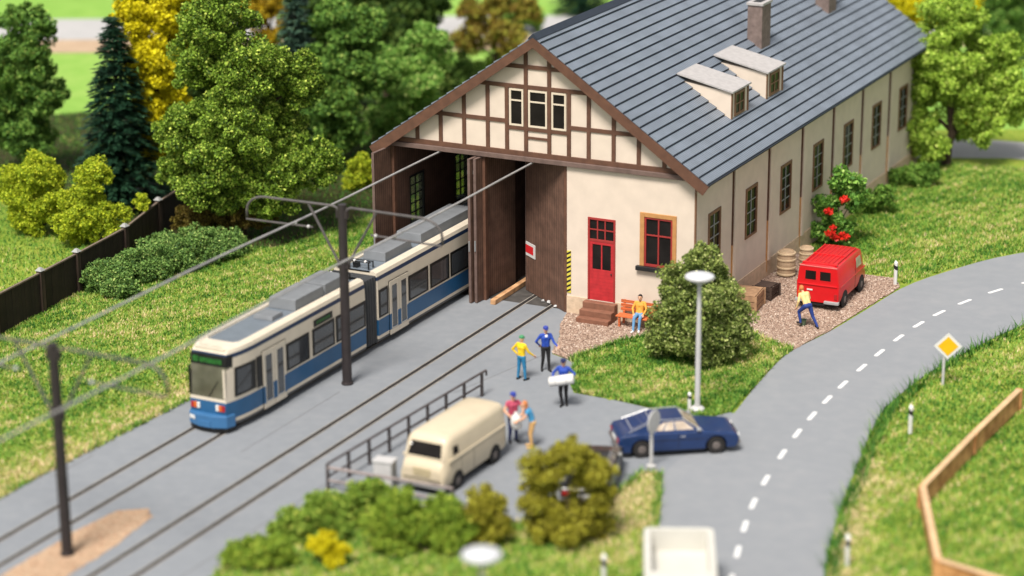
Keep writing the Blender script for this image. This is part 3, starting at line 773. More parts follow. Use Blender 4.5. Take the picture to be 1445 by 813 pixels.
# bumper
mb = MB(); prof = [(-.80,-.06),(-.32,-.24),(.32,-.24),(.80,-.06),(.93,.35),(-.93,.35)]
mb.prism(prof, .24, .72, 'z'); bp = mb.build('bumper', M['tblue2'], tram, bevel=.04)
mb = MB(); mb.box(-.22,.22,-.27,-.235,.26,.50); mb.build('coupler_cover', M['tblue2'], bp, bevel=.015)
mb = MB(); mb.add([(-.74,-.115,.48),(-.46,-.215,.48),(-.46,-.215,.60),(-.74,-.115,.60),(-.74,-.06,.48),(-.46,-.16,.48),(-.46,-.16,.60),(-.74,-.06,.60)], [(0,1,2,3),(4,7,6,5),(0,4,5,1),(2,6,7,3),(1,5,6,2),(0,3,7,4)]); mb.build('number_plate', M['white'], bp)
mb = MB(); mb.prism([(-.78,-.02),(-.3,-.18),(.3,-.18),(.78,-.02),(.9,.4),(-.9,.4)], .10, .238, 'z'); mb.build('underbumper', M['tblack'], bp)
for s in (1, -1):
    for k, (o, m_) in enumerate(((.40,'white'),(.53,'orange'),(.66,'redlens'))):
        mb = MB(); x = s*o; y = -.03; mb.box(x-.06, x+.06, y-.02, y+.06, .86, 1.08); mb.build('headlight', M[m_], front_car, bevel=.012)
# roof equipment
def roof_box(y0, y1, w, h, parent, m='troof2', name='roof_box', x=0, z0=3.105):
    mb = MB(); mb.hexa([(x-w,y0,z0),(x+w,y0,z0),(x+w,y1,z0),(x-w,y1,z0)], [(x-w*.94,y0+.06,z0+h),(x+w*.94,y0+.06,z0+h),(x+w*.94,y1-.06,z0+h),(x-w*.94,y1-.06,z0+h)]); return mb.build(name, M[m], parent, bevel=.02)
roof_box(3.75,4.55,.42,.16,front_car, name='roof_hatch')
roof_box(5.1,7.2,.60,.42,front_car); roof_box(7.24,8.9,.60,.42,front_car)
roof_box(12.0,14.2,.52,.36,rear_car); roof_box(14.8,19.5,.60,.40,rear_car)
def roof_gear(y, parent):
    mb = MB()
    for s in (-1, 1):
        mb.tube([(s*.45,y,3.1),(s*.45,y,3.42)], .035, 8); mb.tube([(s*.45,y+.35,3.1),(s*.45,y+.35,3.38)], .03, 8)
    mb.tube([(-.5,y,3.4),(.5,y,3.4)], .025, 8); mb.tube([(-.45,y+.35,3.36),(.45,y+.35,3.36)], .025, 8); mb.tube([(.2,y,3.4),(.2,y+.35,3.36),(.2,y+.6,3.2)], .02, 8); mb.box(-.3,-.1,y+.05,y+.3,3.1,3.3)
    mb.build('insulator_rack', M['tblack'], parent)
    mb = MB(); mb.ball((-.2,y+.02,3.42), .06, 8); mb.ball((.3,y+.02,3.42), .06, 8); mb.build('insulator', M['whiteins'], parent)
roof_gear(9.0, front_car); roof_gear(10.8, rear_car)
# folded pantograph on the rear car
pn = MB(); Y = 19.8
for s in (-.42, .42): pn.tube([(s,Y,3.12),(s,Y,3.3),(s,Y+1.8,3.42),(s*.8,Y+.3,3.62)], .03, 8)
pn.tube([(-.62,Y+.3,3.66),(-.5,Y+.3,3.72),(.5,Y+.3,3.72),(.62,Y+.3,3.66)], .03, 8); pn.tube([(-.42,Y+1.8,3.42),(.42,Y+1.8,3.42)], .03, 8); pn.tube([(-.42,Y,3.3),(.42,Y,3.3)], .03, 8)
pn.build('pantograph', M['tblack'], tram)
# bogies, dark underframe
for y0 in (1.6, 7.0, 13.6, 20.2):
    b = MB(); b.box(-.78,.78,y0-.9,y0+.9,.14,.4); bo = b.build('bogie', M['tblack'], tram)
    for yw in (y0-.6, y0+.6):
        b = MB()
        for s in (-1, 1): b.lathe([(.27,-.06),(.29,0),(.27,.06)], 20, (s*.625,yw,.33), axis='x')
        b.build('wheelset', M['rail'], bo)

# ------------------------------------------------------------------ overhead line: masts and wires
def mast(label, loc):
    t = thing('catenary_mast', label, 'mast', loc, 0, 'overhead line masts')
    mb = MB(); mb.tube([(0,0,.0),(0,0,7.08)], [.185,.165], 14); mb.build('pole', M['polegrey'], t, smooth=False)
    mb = MB(); mb.tube([(0,0,0),(0,0,.10)], .225, 14); mb.build('base', M['polegrey'], t, bevel=.02)
    for s in (-1, 1):
        pts = [(s*.16,0,6.72),(s*.22,0,6.92),(s*.38,0,6.98),(s*3.2,0,6.96)]+[(s*(3.35+.85*math.sin(a)),0,6.36+.60*math.cos(a)) for a in np.linspace(0,math.pi/2,7)]+[(s*4.22,0,6.06)]
        mb = MB(); mb.tube(pts, .052, 8); a = mb.build('bracket', M['armgrey'], t, smooth=True)
        mb = MB(); mb.tube([(s*.16,0,4.72),(s*1.45,0,6.92)], .05, 8); mb.build('brace', M['armgrey'], t)
        mb = MB(); mb.tube([(s*1.25,-.06,6.06),(s*4.2,-.06,6.02)], .042, 8); r = mb.build('steady_arm', M['armgrey'], t)
        for q in ((s*1.45,-.06,6.06), (s*(2.25 if s > 0 else 2.03),-.06,6.13)):
            mb = MB(); mb.ball(q, .07, 8); mb.build('insulator', M['lamp'], r)
        for za, zb in ((4.6,4.85),(6.55,6.85)):
            mb = MB(); mb.box(s*.19-.05, s*.19+.05, -.09, .09, za, zb); mb.build('clamp', M['polegrey'], t)
    return t
mast('dark catenary mast with curved brackets standing beside the articulated tram', (4.45,-11.35,.03))
mast('blurred catenary mast on the paving in the near left foreground', (4.45,-28.75,.03))
for x, side in zip(TX, ('further', 'nearer')):
    mb = MB(); pts = [(x, y, 6.22+.03*math.cos(y*.36)) for y in np.linspace(-62, 2.2, 60)]
    mb.tube(pts, .042, 8)
    w = mb.build('contact_wire', M['wire'], smooth=True)
    tag(w, 'contact wire over the tram, running into the left depot bay' if side == 'further' else 'contact wire over the empty track, running into the right depot bay', 'wire', 'overhead contact wires')
# ------------------------------------------------------------------ vehicles (own frame: x forward, z up)
M['carblue'] = mat('car_blue_paint', (.009,.028,.10), .3, .1, 2, coat=.4)
M['carblack'] = mat('car_black_paint', (.008,.008,.009), .3, .1, coat=.4)
M['beige'] = mat('van_beige_paint', (.55,.465,.33), .38, .04, 2, coat=.15)
M['vanred'] = mat('van_red_paint', (.56,.008,.012), .35, .05, 2, coat=.25)
M['truckwhite'] = mat('truck_white_paint', (.54,.525,.47), .45, .04, 2)
M['tyre'] = mat('tyre_rubber', (.018,.016,.015), .8, .2)
M['hub'] = mat('hub_grey', (.13,.11,.10), .5, .15)
M['tanglass'] = mat('clear_glass_tan_interior', (.46,.36,.27), .12, .18, 2.5, spec=.6, coat=.6, c2=(.56,.46,.36))
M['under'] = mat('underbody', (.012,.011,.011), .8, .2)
def arches(top, wheels, r, zb, cz, x0, x1):
    """side outline: bottom edge with wheel arches from rear to front, then the given top line from front to rear"""
    P = [(x0, zb)]
    for w in sorted(wheels):
        a0 = math.asin(min(1, max(-1, (zb-cz)/r)))
        for t in np.linspace(math.pi-a0, a0, 11): P.append((w+r*math.cos(t), cz+r*math.sin(t)))
    return P+[(x1, zb)]+top
def wheel(parent, x, y, r, w=.17):
    mb = MB(); mb.lathe([(r*.62,-w/2),(r*.94,-w/2),(r,-w*.3),(r,w*.3),(r*.94,w/2),(r*.62,w/2)], 24, (x,y,r), axis='y'); wl = mb.build('wheel', M['tyre'], parent, smooth=False)
    s = 1 if y > 0 else -1
    mb = MB(); mb.lathe([(0.01,-w/2-.012),(r*.3,-w/2-.02),(r*.55,-w/2+.012),(r*.6,-w/2+.02),(r*.6,w/2-.02),(r*.55,w/2-.012),(r*.3,w/2+.02),(.01,w/2+.012)], 20, (x,y,r), axis='y'); mb.build('hub', M['hub'], wl)
    return wl
def patch(mb, A, B, C, D, u0, u1, v0, v1, off=.006, th=.012, m=None):
    A, B, C, D = map(Vector, (A, B, C, D))
    n = (B-A).cross(D-A).normalized()
    def P(u, v): return A.lerp(B, u).lerp(D.lerp(C, u), v)
    q = [P(u0, v0), P(u1, v0), P(u1, v1), P(u0, v1)]
    mb.add([p+n*off for p in q]+[p+n*(off-th) for p in q], [(0,1,2,3),(7,6,5,4),(0,4,5,1),(1,5,6,2),(2,6,7,3),(3,7,4,0)], m)
def window(parent, A, B, C, D, box, gl, fr, name='window', ft=.03):
    u0, u1, v0, v1 = box
    mb = MB(); patch(mb, A, B, C, D, u0, u1, v0, v1, .004, .02); w = mb.build(name, fr, parent)
    wu = ft/max(.1, (Vector(B)-Vector(A)).length); wv = ft/max(.1, (Vector(D)-Vector(A)).length)
    mb = MB(); patch(mb, A, B, C, D, u0+wu, u1-wu, v0+wv, v1-wv, .010, .0055); mb.build('pane', gl, w)
    return w

def fastback(label, loc, rotz, paint, glass, trim, group=None):
    t = thing('parked_car', label, 'car', loc, rotz, group)
    wx = (-1.30, 1.34); r = .31; hw = .83
    top = [(2.13,.36),(2.17,.55),(2.10,.70),(1.95,.755),(1.35,.82),(.80,.885),(-.4,.90),(-1.5,.90),(-2.02,.845),(-2.13,.72),(-2.14,.5),(-2.08,.36)]
    mb = MB(); mb.prism(arches(top, wx, .37, .20, .29, -1.98, 2.02), -hw, hw, 'y'); body = mb.build('body', paint, t, bevel=.07, seg=3)
    mb = MB(); mb.box(-1.9,1.95,-.66,.66,.16,.6); mb.build('underbody', M['under'], t)
    # cabin: tapering greenhouse with a long sloping tail
    b = [(-1.98,-.72,.86),(.84,-.765,.875),(.84,.765,.875),(-1.98,.72,.86)]; c = [(-.85,-.585,1.27),(.18,-.60,1.295),(.18,.60,1.295),(-.85,.585,1.27)]
    mb = MB(); mb.hexa(b, c); cab = mb.build('cabin', paint, t, bevel=.045, seg=3)
    for s in (1, -1):
        q = [b[0],b[1],c[1],c[0]] if s < 0 else [b[2],b[3],c[3],c[2]]
        bx = lambda u0, u1: (u0, u1) if s < 0 else (1-u1, 1-u0)
        for (u0, u1) in ((.50,.655),(.675,.93)):
            if u1 > .9: 
                pass
            a0, a1 = bx(u0, u1); window(cab, *q, (a0, a1, .16, .86), glass, trim, 'side_window', .022)
        a0, a1 = bx(.30, .48); 
        mb = MB(); A,B,C_,D = map(Vector, q); n = (B-A).cross(D-A).normalized()
        def P(u, v): return A.lerp(B, u).lerp(D.lerp(C_, u), v)
        us = [P(a0 if s < 0 else a1, .18), P(a1 if s < 0 else a0, .18), P(a1 if s < 0 else a0, .84), P((a0*.35+a1*.65) if s < 0 else (a1*.35+a0*.65), .84)]
        if s > 0: us = us[::-1]
        mb.add([p+n*.008 for p in us]+[p-n*.004 for p in us], [(0,1,2,3),(7,6,5,4),(0,4,5,1),(1,5,6,2),(2,6,7,3),(3,7,4,0)]); mb.build('quarter_window', glass, cab)
        # bright drip rail along the roof edge and tail
        mb = MB(); d = .012
        y = lambda p: (p[0], p[1]+s*d, p[2]+.012)
        e = [y(b[1 if s < 0 else 2]), y(c[1 if s < 0 else 2]), y(c[0 if s < 0 else 3]), y((-1.75, s*.70, .93))]
        mb.tube(e, .014, 6); mb.build('trim', M['chrome'], cab)
        mb = MB(); mb.box(-.02,.0, s*hw-(.0 if s<0 else .004)-.004*(s<0), s*hw+.004, .30,.86); mb.box(-1.0,1.0,s*hw-.004,s*hw+.005,.60,.62); mb.build('door_line', M['under'], body)
        mb = MB(); mb.box(.05,.22, s*(hw+.012)-.012, s*(hw+.012)+.012, .72,.75); mb.build('door_handle', M['chrome'], body, bevel=.004)
        mb = MB(); mb.box(.62,.76,s*.86-.05,s*.86+.05,.93,1.03); mb.build('wing_mirror', M['chrome'], t, bevel=.015)
        mb = MB(); mb.lathe([(.01,0),(.085,0),(.095,.03),(.01,.05)], 14, (2.145,s*.58,.58), axis='x'); mb.build('headlight', M['white'], t)
        mb = MB(); mb.box(-2.15,-2.125,s*.62-.13,s*.62+.13,.58,.72); mb.build('tail_light', M['redlens'], t, bevel=.006)
    window(cab, b[1], b[2], c[2], c[1], (.06,.94,.12,.93), glass, trim, 'windscreen')
    window(cab, b[3], b[0], c[0], c[3], (.10,.90,.30,.93), paint, trim, 'rear_window')
    mb = MB(); mb.box(2.10,2.20,-.80,.80,.36,.46); mb.build('bumper', M['hub'], t, bevel=.02); mb = MB(); mb.box(-2.2,-2.08,-.80,.80,.38,.48); mb.build('bumper', M['hub'], t, bevel=.02)
    mb = MB(); mb.box(2.13,2.165,-.42,.42,.50,.65); mb.build('grille', M['under'], t)
    mb = MB(); mb.box(-2.165,-2.135,-.25,.25,.52,.62); mb.build('number_plate', M['white'], t)
    for x in wx:
        for s in (1, -1): wheel(t, x, s*.73, r)
    return t
fastback('dark blue fastback car with pale interior parked across the yard mouth', (18.15,-12.0,.035), R(35), M['carblue'], M['tanglass'], M['chrome'])
fastback('black car parked behind the olive bush, mostly hidden', (17.1,-16.55,.035), R(108), M['carblack'], M['tanglass'], M['carblack'])

def loft_van(name, paint, parent, rings, prof, bevel=.0):
    """rings: (x, width scale, bottom, top); prof: list of (width, height fraction) from bottom centre up one side"""
    mb = MB(); vs = []
    n = len(prof)
    for (x, k, zb, zt) in rings:
        for (w, h) in prof: vs.append((x, -w*k, zb+(zt-zb)*h))
        for (w, h) in prof[::-1]: vs.append((x, w*k, zb+(zt-zb)*h))
    m = 2*n; fs = []
    for i in range(len(rings)-1):
        for j in range(m): fs.append((i*m+j, i*m+(j+1) % m, (i+1)*m+(j+1) % m, (i+1)*m+j))
    fs += [tuple(range(m)), tuple(range((len(rings)-1)*m, len(rings)*m))[::-1]]
    fs = [f[::-1] for f in fs]
    mb.add(vs, fs); return mb.build(name, paint, parent, bevel=bevel, seg=2)

# beige van
t = thing('delivery_van', 'cream beige delivery van with rounded roof parked beside the railing', 'van', (12.22,-17.28,.035), R(-91.5))
prof = [(.70,0),(.86,.03),(.89,.12),(.89,.50),(.865,.56),(.80,.86),(.74,.94),(.60,.985),(.30,1.0)]
rings = [(-2.16,.92,.34,1.86),(-2.10,.98,.30,1.93),(-1.9,1,.28,1.96),(1.45,1,.28,1.97),(1.72,.985,.28,1.90),(1.80,.97,.28,1.80),(2.02,.96,.28,1.22),(2.10,.95,.28,1.10),(2.19,.92,.32,.98),(2.21,.88,.36,.85)]
body = loft_van('body', M['beige'], t, rings, prof, bevel=.0); smoothed(body)
m_ = body.modifiers.new('edge', 'EDGE_SPLIT'); m_.split_angle = R(38)
A = (2.035,-.72,1.23); B = (2.035,.72,1.23); Cc = (1.815,.62,1.74); D = (1.815,-.62,1.74)
mb = MB(); patch(mb, A, B, Cc, D, -.02, 1.02, -.04, 1.06, .006, .03); w = mb.build('windscreen', M['beige'], t)
mb = MB(); patch(mb, A, B, Cc, D, .04, .96, .06, .94, .012, .005); mb.build('pane', M['winglass'], w)
mb = MB(); mb.ball((1.965,-.52,1.62), .05, 10); mb.build('mirror', M['chrome'], t)
for s in (1, -1):
    yb = lambda z: s*(.89-(.025 if z > 1.13 else 0)-max(0, z-1.22)*.13)
    q = [(1.15,yb(1.25),1.25),(1.62,yb(1.25),1.25),(1.55,yb(1.62)-s*.01,1.62),(1.15,yb(1.62)-s*.01,1.62)]
    if s > 0: q = [q[1],q[0],q[3],q[2]]
    window(t, *q, (0,1,0,1), M['winglass'], M['beige'], 'side_window', .04)
    mb = MB(); mb.box(-2.05,1.9,s*.885-.028,s*.885+.028,1.12,1.20); mb.build('belt_moulding', M['beige'], t, bevel=.018)
    mb = MB(); mb.box(1.05,1.062,s*.893-.006,s*.893+.006,.40,1.12); mb.box(.2,.212,s*.893-.006,s*.893+.006,.40,1.12); mb.build('door_line', M['hub'], t)
    for x in (-1.28, 1.32):
        mb = MB(); mb.lathe([(.01,-.02),(.36,-.02),(.36,.02),(.01,.02)], 24, (x,s*.882,.33), axis='y'); mb.build('wheel_arch_shade', M['under'], t)  # dark disc on the closed body side, standing for shade in the wheel arch
        wheel(t, x, s*.81, .30, .19)
    mb = MB(); mb.lathe([(.01,-.02),(.10,-.02),(.115,.02),(.01,.05)], 16, (2.17,s*.62,.80), axis='x'); mb.build('headlight', M['beige'], t)
mb = MB(); mb.box(2.19,2.225,-.34,.34,.62,.92); 
for k in range(4): mb.box(2.2255,2.24,-.32,.32,.645+.07*k,.675+.07*k)
mb.build('grille', mat('van_grille', (.44,.37,.23), .5, .1), t, bevel=.006)
mb = MB(); mb.box(2.12,2.30,-.90,.90,.26,.40); mb.build('bumper', M['grey'], t, bevel=.03)
mb = MB(); mb.box(2.14,2.21,-.72,.72,.44,.56); mb.build('lower_air_slot', M['under'], t)
mb = MB(); mb.box(-2.1,2.1,-.70,.70,.16,.34); mb.build('underbody', M['under'], t)

# red van, rear towards the viewer
t = thing('red_van', 'bright red van with ribbed roof seen from behind on the gravel', 'van', (17.40,6.72,.05), R(91.5))
prof = [(.72,0),(.88,.04),(.92,.15),(.92,.52),(.90,.56),(.83,.90),(.78,.96),(.60,.99),(.3,1.0)]
rings = [(-1.95,.97,.32,1.88),(-1.90,1,.30,1.92),(1.1,1,.30,1.92),(1.35,.97,.30,1.84),(1.68,.95,.30,1.25),(1.9,.93,.30,1.02),(1.97,.9,.36,.8)]
body = loft_van('body', M['vanred'], t, rings, prof); smoothed(body); m_ = body.modifiers.new('edge', 'EDGE_SPLIT'); m_.split_angle = R(30)
mb = MB(); 
for y in np.linspace(-.66,.66,8): mb.box(-1.78,1.0,y-.028,y+.028,1.90,1.955)
mb.box(-1.80,-1.62,-.74,.74,1.895,1.95); mb.box(-.45,-.38,-.72,.72,1.90,1.96)
mb.build('roof_ribs', M['vanred'], t, bevel=.012)
mb = MB(); mb.tube([(-1.93,-.80,1.84),(-1.93,.80,1.84)], .035, 8); mb.build('rain_gutter', mat('faded_red', (.62,.12,.11), .4, .05), t)
q = [(-1.955,.84,1.06),(-1.955,-.84,1.06),(-1.955,-.80,1.80),(-1.955,.80,1.80)]
for u0, u1 in ((.14,.475),(.525,.86)): window(t, *q, (u0,u1,.22,.86), M['winglass'], M['vanred'], 'rear_window', .05)
mb = MB(); mb.box(-1.985,-1.94,-.84,.84,1.03,1.085); mb.build('waist_moulding', M['vanred'], t, bevel=.012)
mb = MB(); mb.box(-1.968,-1.94,.22,.46,.80,.86); mb.build('number_plate', M['white'], t)
mb = MB(); mb.box(-2.06,-1.9,-.30,-.94,.30,.42); mb.box(-2.06,-1.9,.94,.62,.30,.42); mb.build('bumper', M['grey'], t, bevel=.02)
for s in (1, -1):
    mb = MB(); mb.box(-1.985,-1.94,s*.78-.06,s*.78+.06,.52,.74); mb.build('tail_light', M['orange'] if s > 0 else M['redlens'], t, bevel=.01)
    yb = lambda z: s*(.915-max(0, z-1.2)*.10)
    q = [(.35,yb(1.2),1.2),(1.15,yb(1.2),1.2),(1.0,yb(1.7),1.7),(.35,yb(1.7),1.7)]
    if s > 0: q = [q[1],q[0],q[3],q[2]]
    window(t, *q, (0,1,0,1), M['tanglass'], M['vanred'], 'side_window', .04)
    mb = MB(); mb.box(-1.8,1.6,s*.92-.018,s*.92+.018,.98,1.04); mb.build('side_moulding', M['vanred'], t, bevel=.01)
    mb = MB(); mb.box(.25,.262,s*.922-.005,s*.922+.005,.42,1.6); mb.build('door_line', M['under'], t)
    for x in (-1.15, 1.15):
        mb = MB(); mb.lathe([(.01,-.02),(.40,-.02),(.40,.02),(.01,.02)], 24, (x,s*.905,.33), axis='y'); mb.build('wheel_arch_shade', M['under'], t)  # arch shade again put in as a dark disc behind the wheel
        wheel(t, x, s*.84, .32, .2)
A = (1.69,-.74,1.27); B = (1.69,.74,1.27); Cc = (1.37,.68,1.78); D = (1.37,-.68,1.78)
window(t, A, B, Cc, D, (.04,.96,.06,.92), M['winglass'], M['vanred'], 'windscreen', .05)
mb = MB(); mb.box(-1.9,1.9,-.72,.72,.17,.34); mb.build('underbody', M['under'], t)

# white open-bed truck at the bottom edge
t = thing('flatbed_truck', 'white truck with an empty open bed on the road, cut off by the lower edge', 'truck', (23.62,-24.45,.035), R(-66))
def rrect(x0, x1, y0, y1, r, n=5):
    P = []
    for cx_, cy_, a0 in ((x1-r,y1-r,0),(x0+r,y1-r,90),(x0+r,y0+r,180),(x1-r,y0+r,270)):
        for a in np.linspace(a0, a0+90, n): P.append((cx_+r*math.cos(R(a)), cy_+r*math.sin(R(a))))
    return P
o = rrect(-2.95,1.15,-1.08,1.08,.22); i_ = rrect(-2.72,.92,-.86,.86,.10); n = len(o)
vs = [(*p,.62) for p in o]+[(*p,1.55) for p in o]+[(p[0]*.985,p[1]*.985,1.62) for p in o]+[(*p,1.62) for p in i_]+[(*p,.92) for p in i_]
fs = []
for k in range(4):
    for j in range(n): fs.append((k*n+j, k*n+(j+1) % n, (k+1)*n+(j+1) % n, (k+1)*n+j))
fs += [tuple(range(n))[::-1], tuple(range(4*n, 5*n))]
MB().add(vs, fs).build('cargo_bed', M['truckwhite'], t)
mb = MB(); mb.prism([(1.25,.5),(3.05,.5),(3.12,1.1),(2.9,1.25),(2.35,2.05),(1.3,2.1)], -1.0, 1.0, 'y'); cb = mb.build('cab', M['truckwhite'], t, bevel=.07, seg=3)
q = [(2.9,-.95,1.25),(2.9,.95,1.25),(2.36,.95,2.04),(2.36,-.95,2.04)]
window(cb, *q, (.06,.94,.08,.92), M['winglass'], M['truckwhite'], 'windscreen')
mb = MB(); mb.box(-2.8,3.0,-.5,.5,.38,.62); mb.build('chassis', M['under'], t)
for x in (-1.7, 2.2):
    for s in (1, -1): wheel(t, x, s*.88, .40, .24)
for s in (1, -1):
    mb = MB(); mb.box(-2.97,-2.94,s*.8-.1,s*.8+.1,.66,.78); mb.build('tail_light', M['redlens'], t)
# ------------------------------------------------------------------ street furniture and small things
def street_lamp(label, loc, kind):
    t = thing('street_lamp', label, 'street lamp', loc, 0, 'street lamps with disc heads')
    mb = MB(); mb.tube([(0,0,.0),(0,0,.3),(0,0,2.4),(0,0,4.85)], [.12,.105,.10,.075], 12); mb.build('pole', M['lamp'], t)
    mb = MB(); mb.lathe([(.27,0),(.27,.10),(.20,.16),(.12,.18)], 12); mb.build('base', M['lamp'], t)
    mb = MB(); mb.lathe([(.07,4.78),(.12,4.88),(.34,4.98),(.53,5.09),(.56,5.13),(.55,5.16)], 28); h = mb.build('lamp_head', M['lamp'], t, smooth=True)
    mb = MB(); mb.lathe([(.55,5.161),(.50,5.20),(.36,5.25),(.18,5.275),(.01,5.28)], 28); mb.build('cover', M['lampglass'], h, smooth=True)
    return t
street_lamp('pale street lamp with a disc head standing in the grass before the round bush', (17.51,-8.3,.06), 0)
street_lamp('disc-headed lamp at the very bottom of the photo, only its head in view', (21.6,-33.2,.06), 1)
def delineator(label, loc, rz=0):
    t = thing('delineator_post', label, 'marker post', loc, rz, 'white roadside marker posts')
    mb = MB(); mb.prism([(-.07,-.04),(.0,-.085),(.07,-.04),(.07,.06),(-.07,.06)], 0, 1.02, 'z'); b = mb.build('post', M['white'], t, bevel=.01)
    mb = MB(); mb.hexa([(-.075,-.045,.78),(.075,-.045,.70),(.075,.065,.70),(-.075,.065,.78)], [(-.075,-.045,.95),(.075,-.045,.87),(.075,.065,.87),(-.075,.065,.95)]); mb.add([(0,-.091,.74),(-.076,-.046,.78),(-.076,-.046,.95),(0,-.091,.91)], [(0,1,2,3)]); mb.add([(0,-.091,.74),(.076,-.046,.70),(.076,-.046,.87),(0,-.091,.91)], [(0,3,2,1)]); mb.build('black_band', M['black'], b)
    mb = MB(); mb.hexa([(-.07,-.04,1.02),(.07,-.04,1.02),(.07,.06,1.02),(-.07,.06,1.02)], [(-.04,.0,1.12),(.04,.0,1.06),(.04,.05,1.06),(-.04,.05,1.12)]); mb.build('cap', M['white'], b)
    return t
delineator('white marker post with black band in the grass right of the red van', (19.31,9.41,0))
delineator('white marker post on the right verge below the yellow priority sign', (25.18,-7.03,0), .1)
delineator('blurred white marker post on the right verge beside the low wooden fence', (26.89,-18.84,0), .1)
delineator('white marker post in the grass verge left of the white truck', (20.75,-23.6,.06), .1)
tdel = delineator('short white marker post right beside the foot of the street lamp', (17.22,-8.36,.06)); tdel.scale = (.85,.85,.62)
# round sign on its grey post, seen nearly edge-on
t = thing('road_sign', 'round pale grey traffic sign seen nearly edge-on at the tip of the verge', 'sign', (18.15,-14.0,.06), R(83))
mb = MB(); mb.tube([(0,0,0),(0,0,1.95)], .065, 10); mb.build('post', M['lamp'], t)
mb = MB(); mb.lathe([(.17,0),(.17,.05),(.08,.07)], 12); mb.build('foot', M['lamp'], t)
mb = MB(); mb.lathe([(.01,-.035),(.40,-.03),(.42,.0),(.40,.02),(.01,.02)], 28, (0,-.08,1.66), axis='y'); mb.build('sign_plate', M['lamp'], t)
mb = MB(); mb.box(-.12,.12,-.075,.07,1.55,1.6); mb.box(-.12,.12,-.075,.07,1.75,1.8); mb.build('clamp', M['lamp'], t)
# priority road sign
t = thing('priority_sign', 'yellow diamond priority sign with white border on a grey post', 'sign', (24.78,-1.75,0), R(20))
mb = MB(); mb.tube([(0,0,0),(0,0,1.95)], .055, 10); mb.build('post', M['lamp'], t)
r = .52; mb = MB(); mb.prism([(0,-r),(r,0),(0,r),(-r,0)], -.03, .0, 'y'); p = mb.build('sign_plate', M['white'], t, loc=(.12,-.06,1.62))
r = .38; mb = MB(); mb.prism([(0,-r),(r,0),(0,r),(-r,0)], -.040, -.031, 'y'); mb.build('yellow_field', mat('sign_yellow', (.75,.42,.01), .4, .05), p)
# railing round the yard corner
t = thing('metal_railing', 'thin dark grey railing with posts along the yard edge by the van', 'railing', (9.14,-20.57,.03))
d = np.array([9.66-9.14, -10.3+20.57]); Lr = np.linalg.norm(d); d = d/Lr
for k in range(9):
    p = d*(Lr*k/8); mb = MB(); mb.box(p[0]-.045,p[0]+.045,p[1]-.045,p[1]+.045,0,.93); mb.build('post', M['railing'], t)
e = d*Lr
mb = MB(); mb.tube([(0,0,.93),(e[0],e[1],.93),(e[0]+.02,e[1]+.28,.93),(e[0]+.02,e[1]+.33,.88),(e[0]+.02,e[1]+.33,.72)], .045, 6); mb.tube([(0,0,.46),(e[0],e[1],.46)], .04, 6); mb.build('rail', M['railing'], t)
f = np.array([4.65, .25]); lf_ = np.linalg.norm(f); 
for k in range(1, 4):
    p = f*k/3; mb = MB(); mb.box(p[0]-.045,p[0]+.045,p[1]-.045,p[1]+.045,0,.76); mb.build('post', M['railing'], t)
mb = MB(); mb.tube([(-.02,0,.80),(f[0],f[1],.78)], .055, 6); mb.tube([(0,0,.34),(f[0],f[1],.34)], .045, 6); mb.build('rail', mat('railing_worn_grey', (.24,.20,.19), .55, .2), t)
# pale box beside the van
t = thing('utility_box', 'pale grey cabinet in the yard corner between railing and beige van', 'cabinet', (10.72,-19.45,.03), R(8))
mb = MB(); mb.box(-.34,.34,-.24,.24,.06,.92); b = mb.build('cabinet_body', mat('pale_grey_cabinet', (.40,.40,.385), .5, .05), t, bevel=.02)
mb = MB(); mb.box(-.37,.37,-.27,.27,.92,.98); mb.build('lid', M['lamp'], t, bevel=.015)
mb = MB(); mb.box(-.30,.30,-.255,-.242,.14,.86); mb.build('door', M['lamp'], t, bevel=.006)
mb = MB(); mb.box(-.32,.32,-.22,.22,0,.06); mb.build('plinth', M['grey'], t)
# bench
t = thing('park_bench', 'orange slatted bench against the depot wall below the window', 'bench', (11.72,-.55,.045))
mb = MB()
for k in range(3): mb.box(-.90,.90,-.25+.16*k,-.12+.16*k,.42,.47)
mb.build('seat', M['bench'], t, bevel=.01)
mb = MB()
for k in range(3): mb.box(-.90,.90,.27+.02*k,.31+.02*k,.55+.16*k,.68+.16*k)
mb.build('backrest', M['bench'], t, bevel=.01)
for x in (-.75, .75):
    mb = MB(); mb.box(x-.04,x+.04,-.22,-.14,0,.42); mb.build('leg', M['bench'], t); mb = MB(); mb.hexa([(x-.04,.2,0),(x+.04,.2,0),(x+.04,.28,0),(x-.04,.28,0)],[(x-.04,.32,1.0),(x+.04,.32,1.0),(x+.04,.38,1.0),(x-.04,.38,1.0)]); mb.build('leg', M['bench'], t)
# barrels
def barrel(label, loc, k=1.0):
    t = thing('barrel', label, 'barrel', loc, 0, 'barrels by the side wall')
    mb = MB(); mb.lathe([(.30*k,.0),(.36*k,.10*k),(.39*k,.55*k),(.36*k,1.0*k),(.31*k,1.10*k),(.29*k,1.10*k),(.28*k,1.06*k),(.01,1.06*k)], 22); b = mb.build('staves', M['barrel'], t, smooth=False)
    for z in (.12,.40,.74,1.0):
        rr = .375+.025*(1-abs(z-.55)/.45); mb = MB(); mb.lathe([(rr*k,(z-.045)*k),(rr*k+.02,(z-.03)*k),(rr*k+.02,(z+.03)*k),(rr*k,(z+.045)*k)], 22); mb.build('hoop', mat('hoop_wood', (.50,.38,.24), .7, .1) if 'hoop_wood' not in bpy.data.materials else bpy.data.materials['hoop_wood'], b)
    return t
barrel('tan hooped barrel standing upright against the side wall', (14.66,8.62,.045), 1.03)
barrel('lower pale barrel standing behind the tan hooped one, beside the red van', (14.95,10.35,.045), .8)
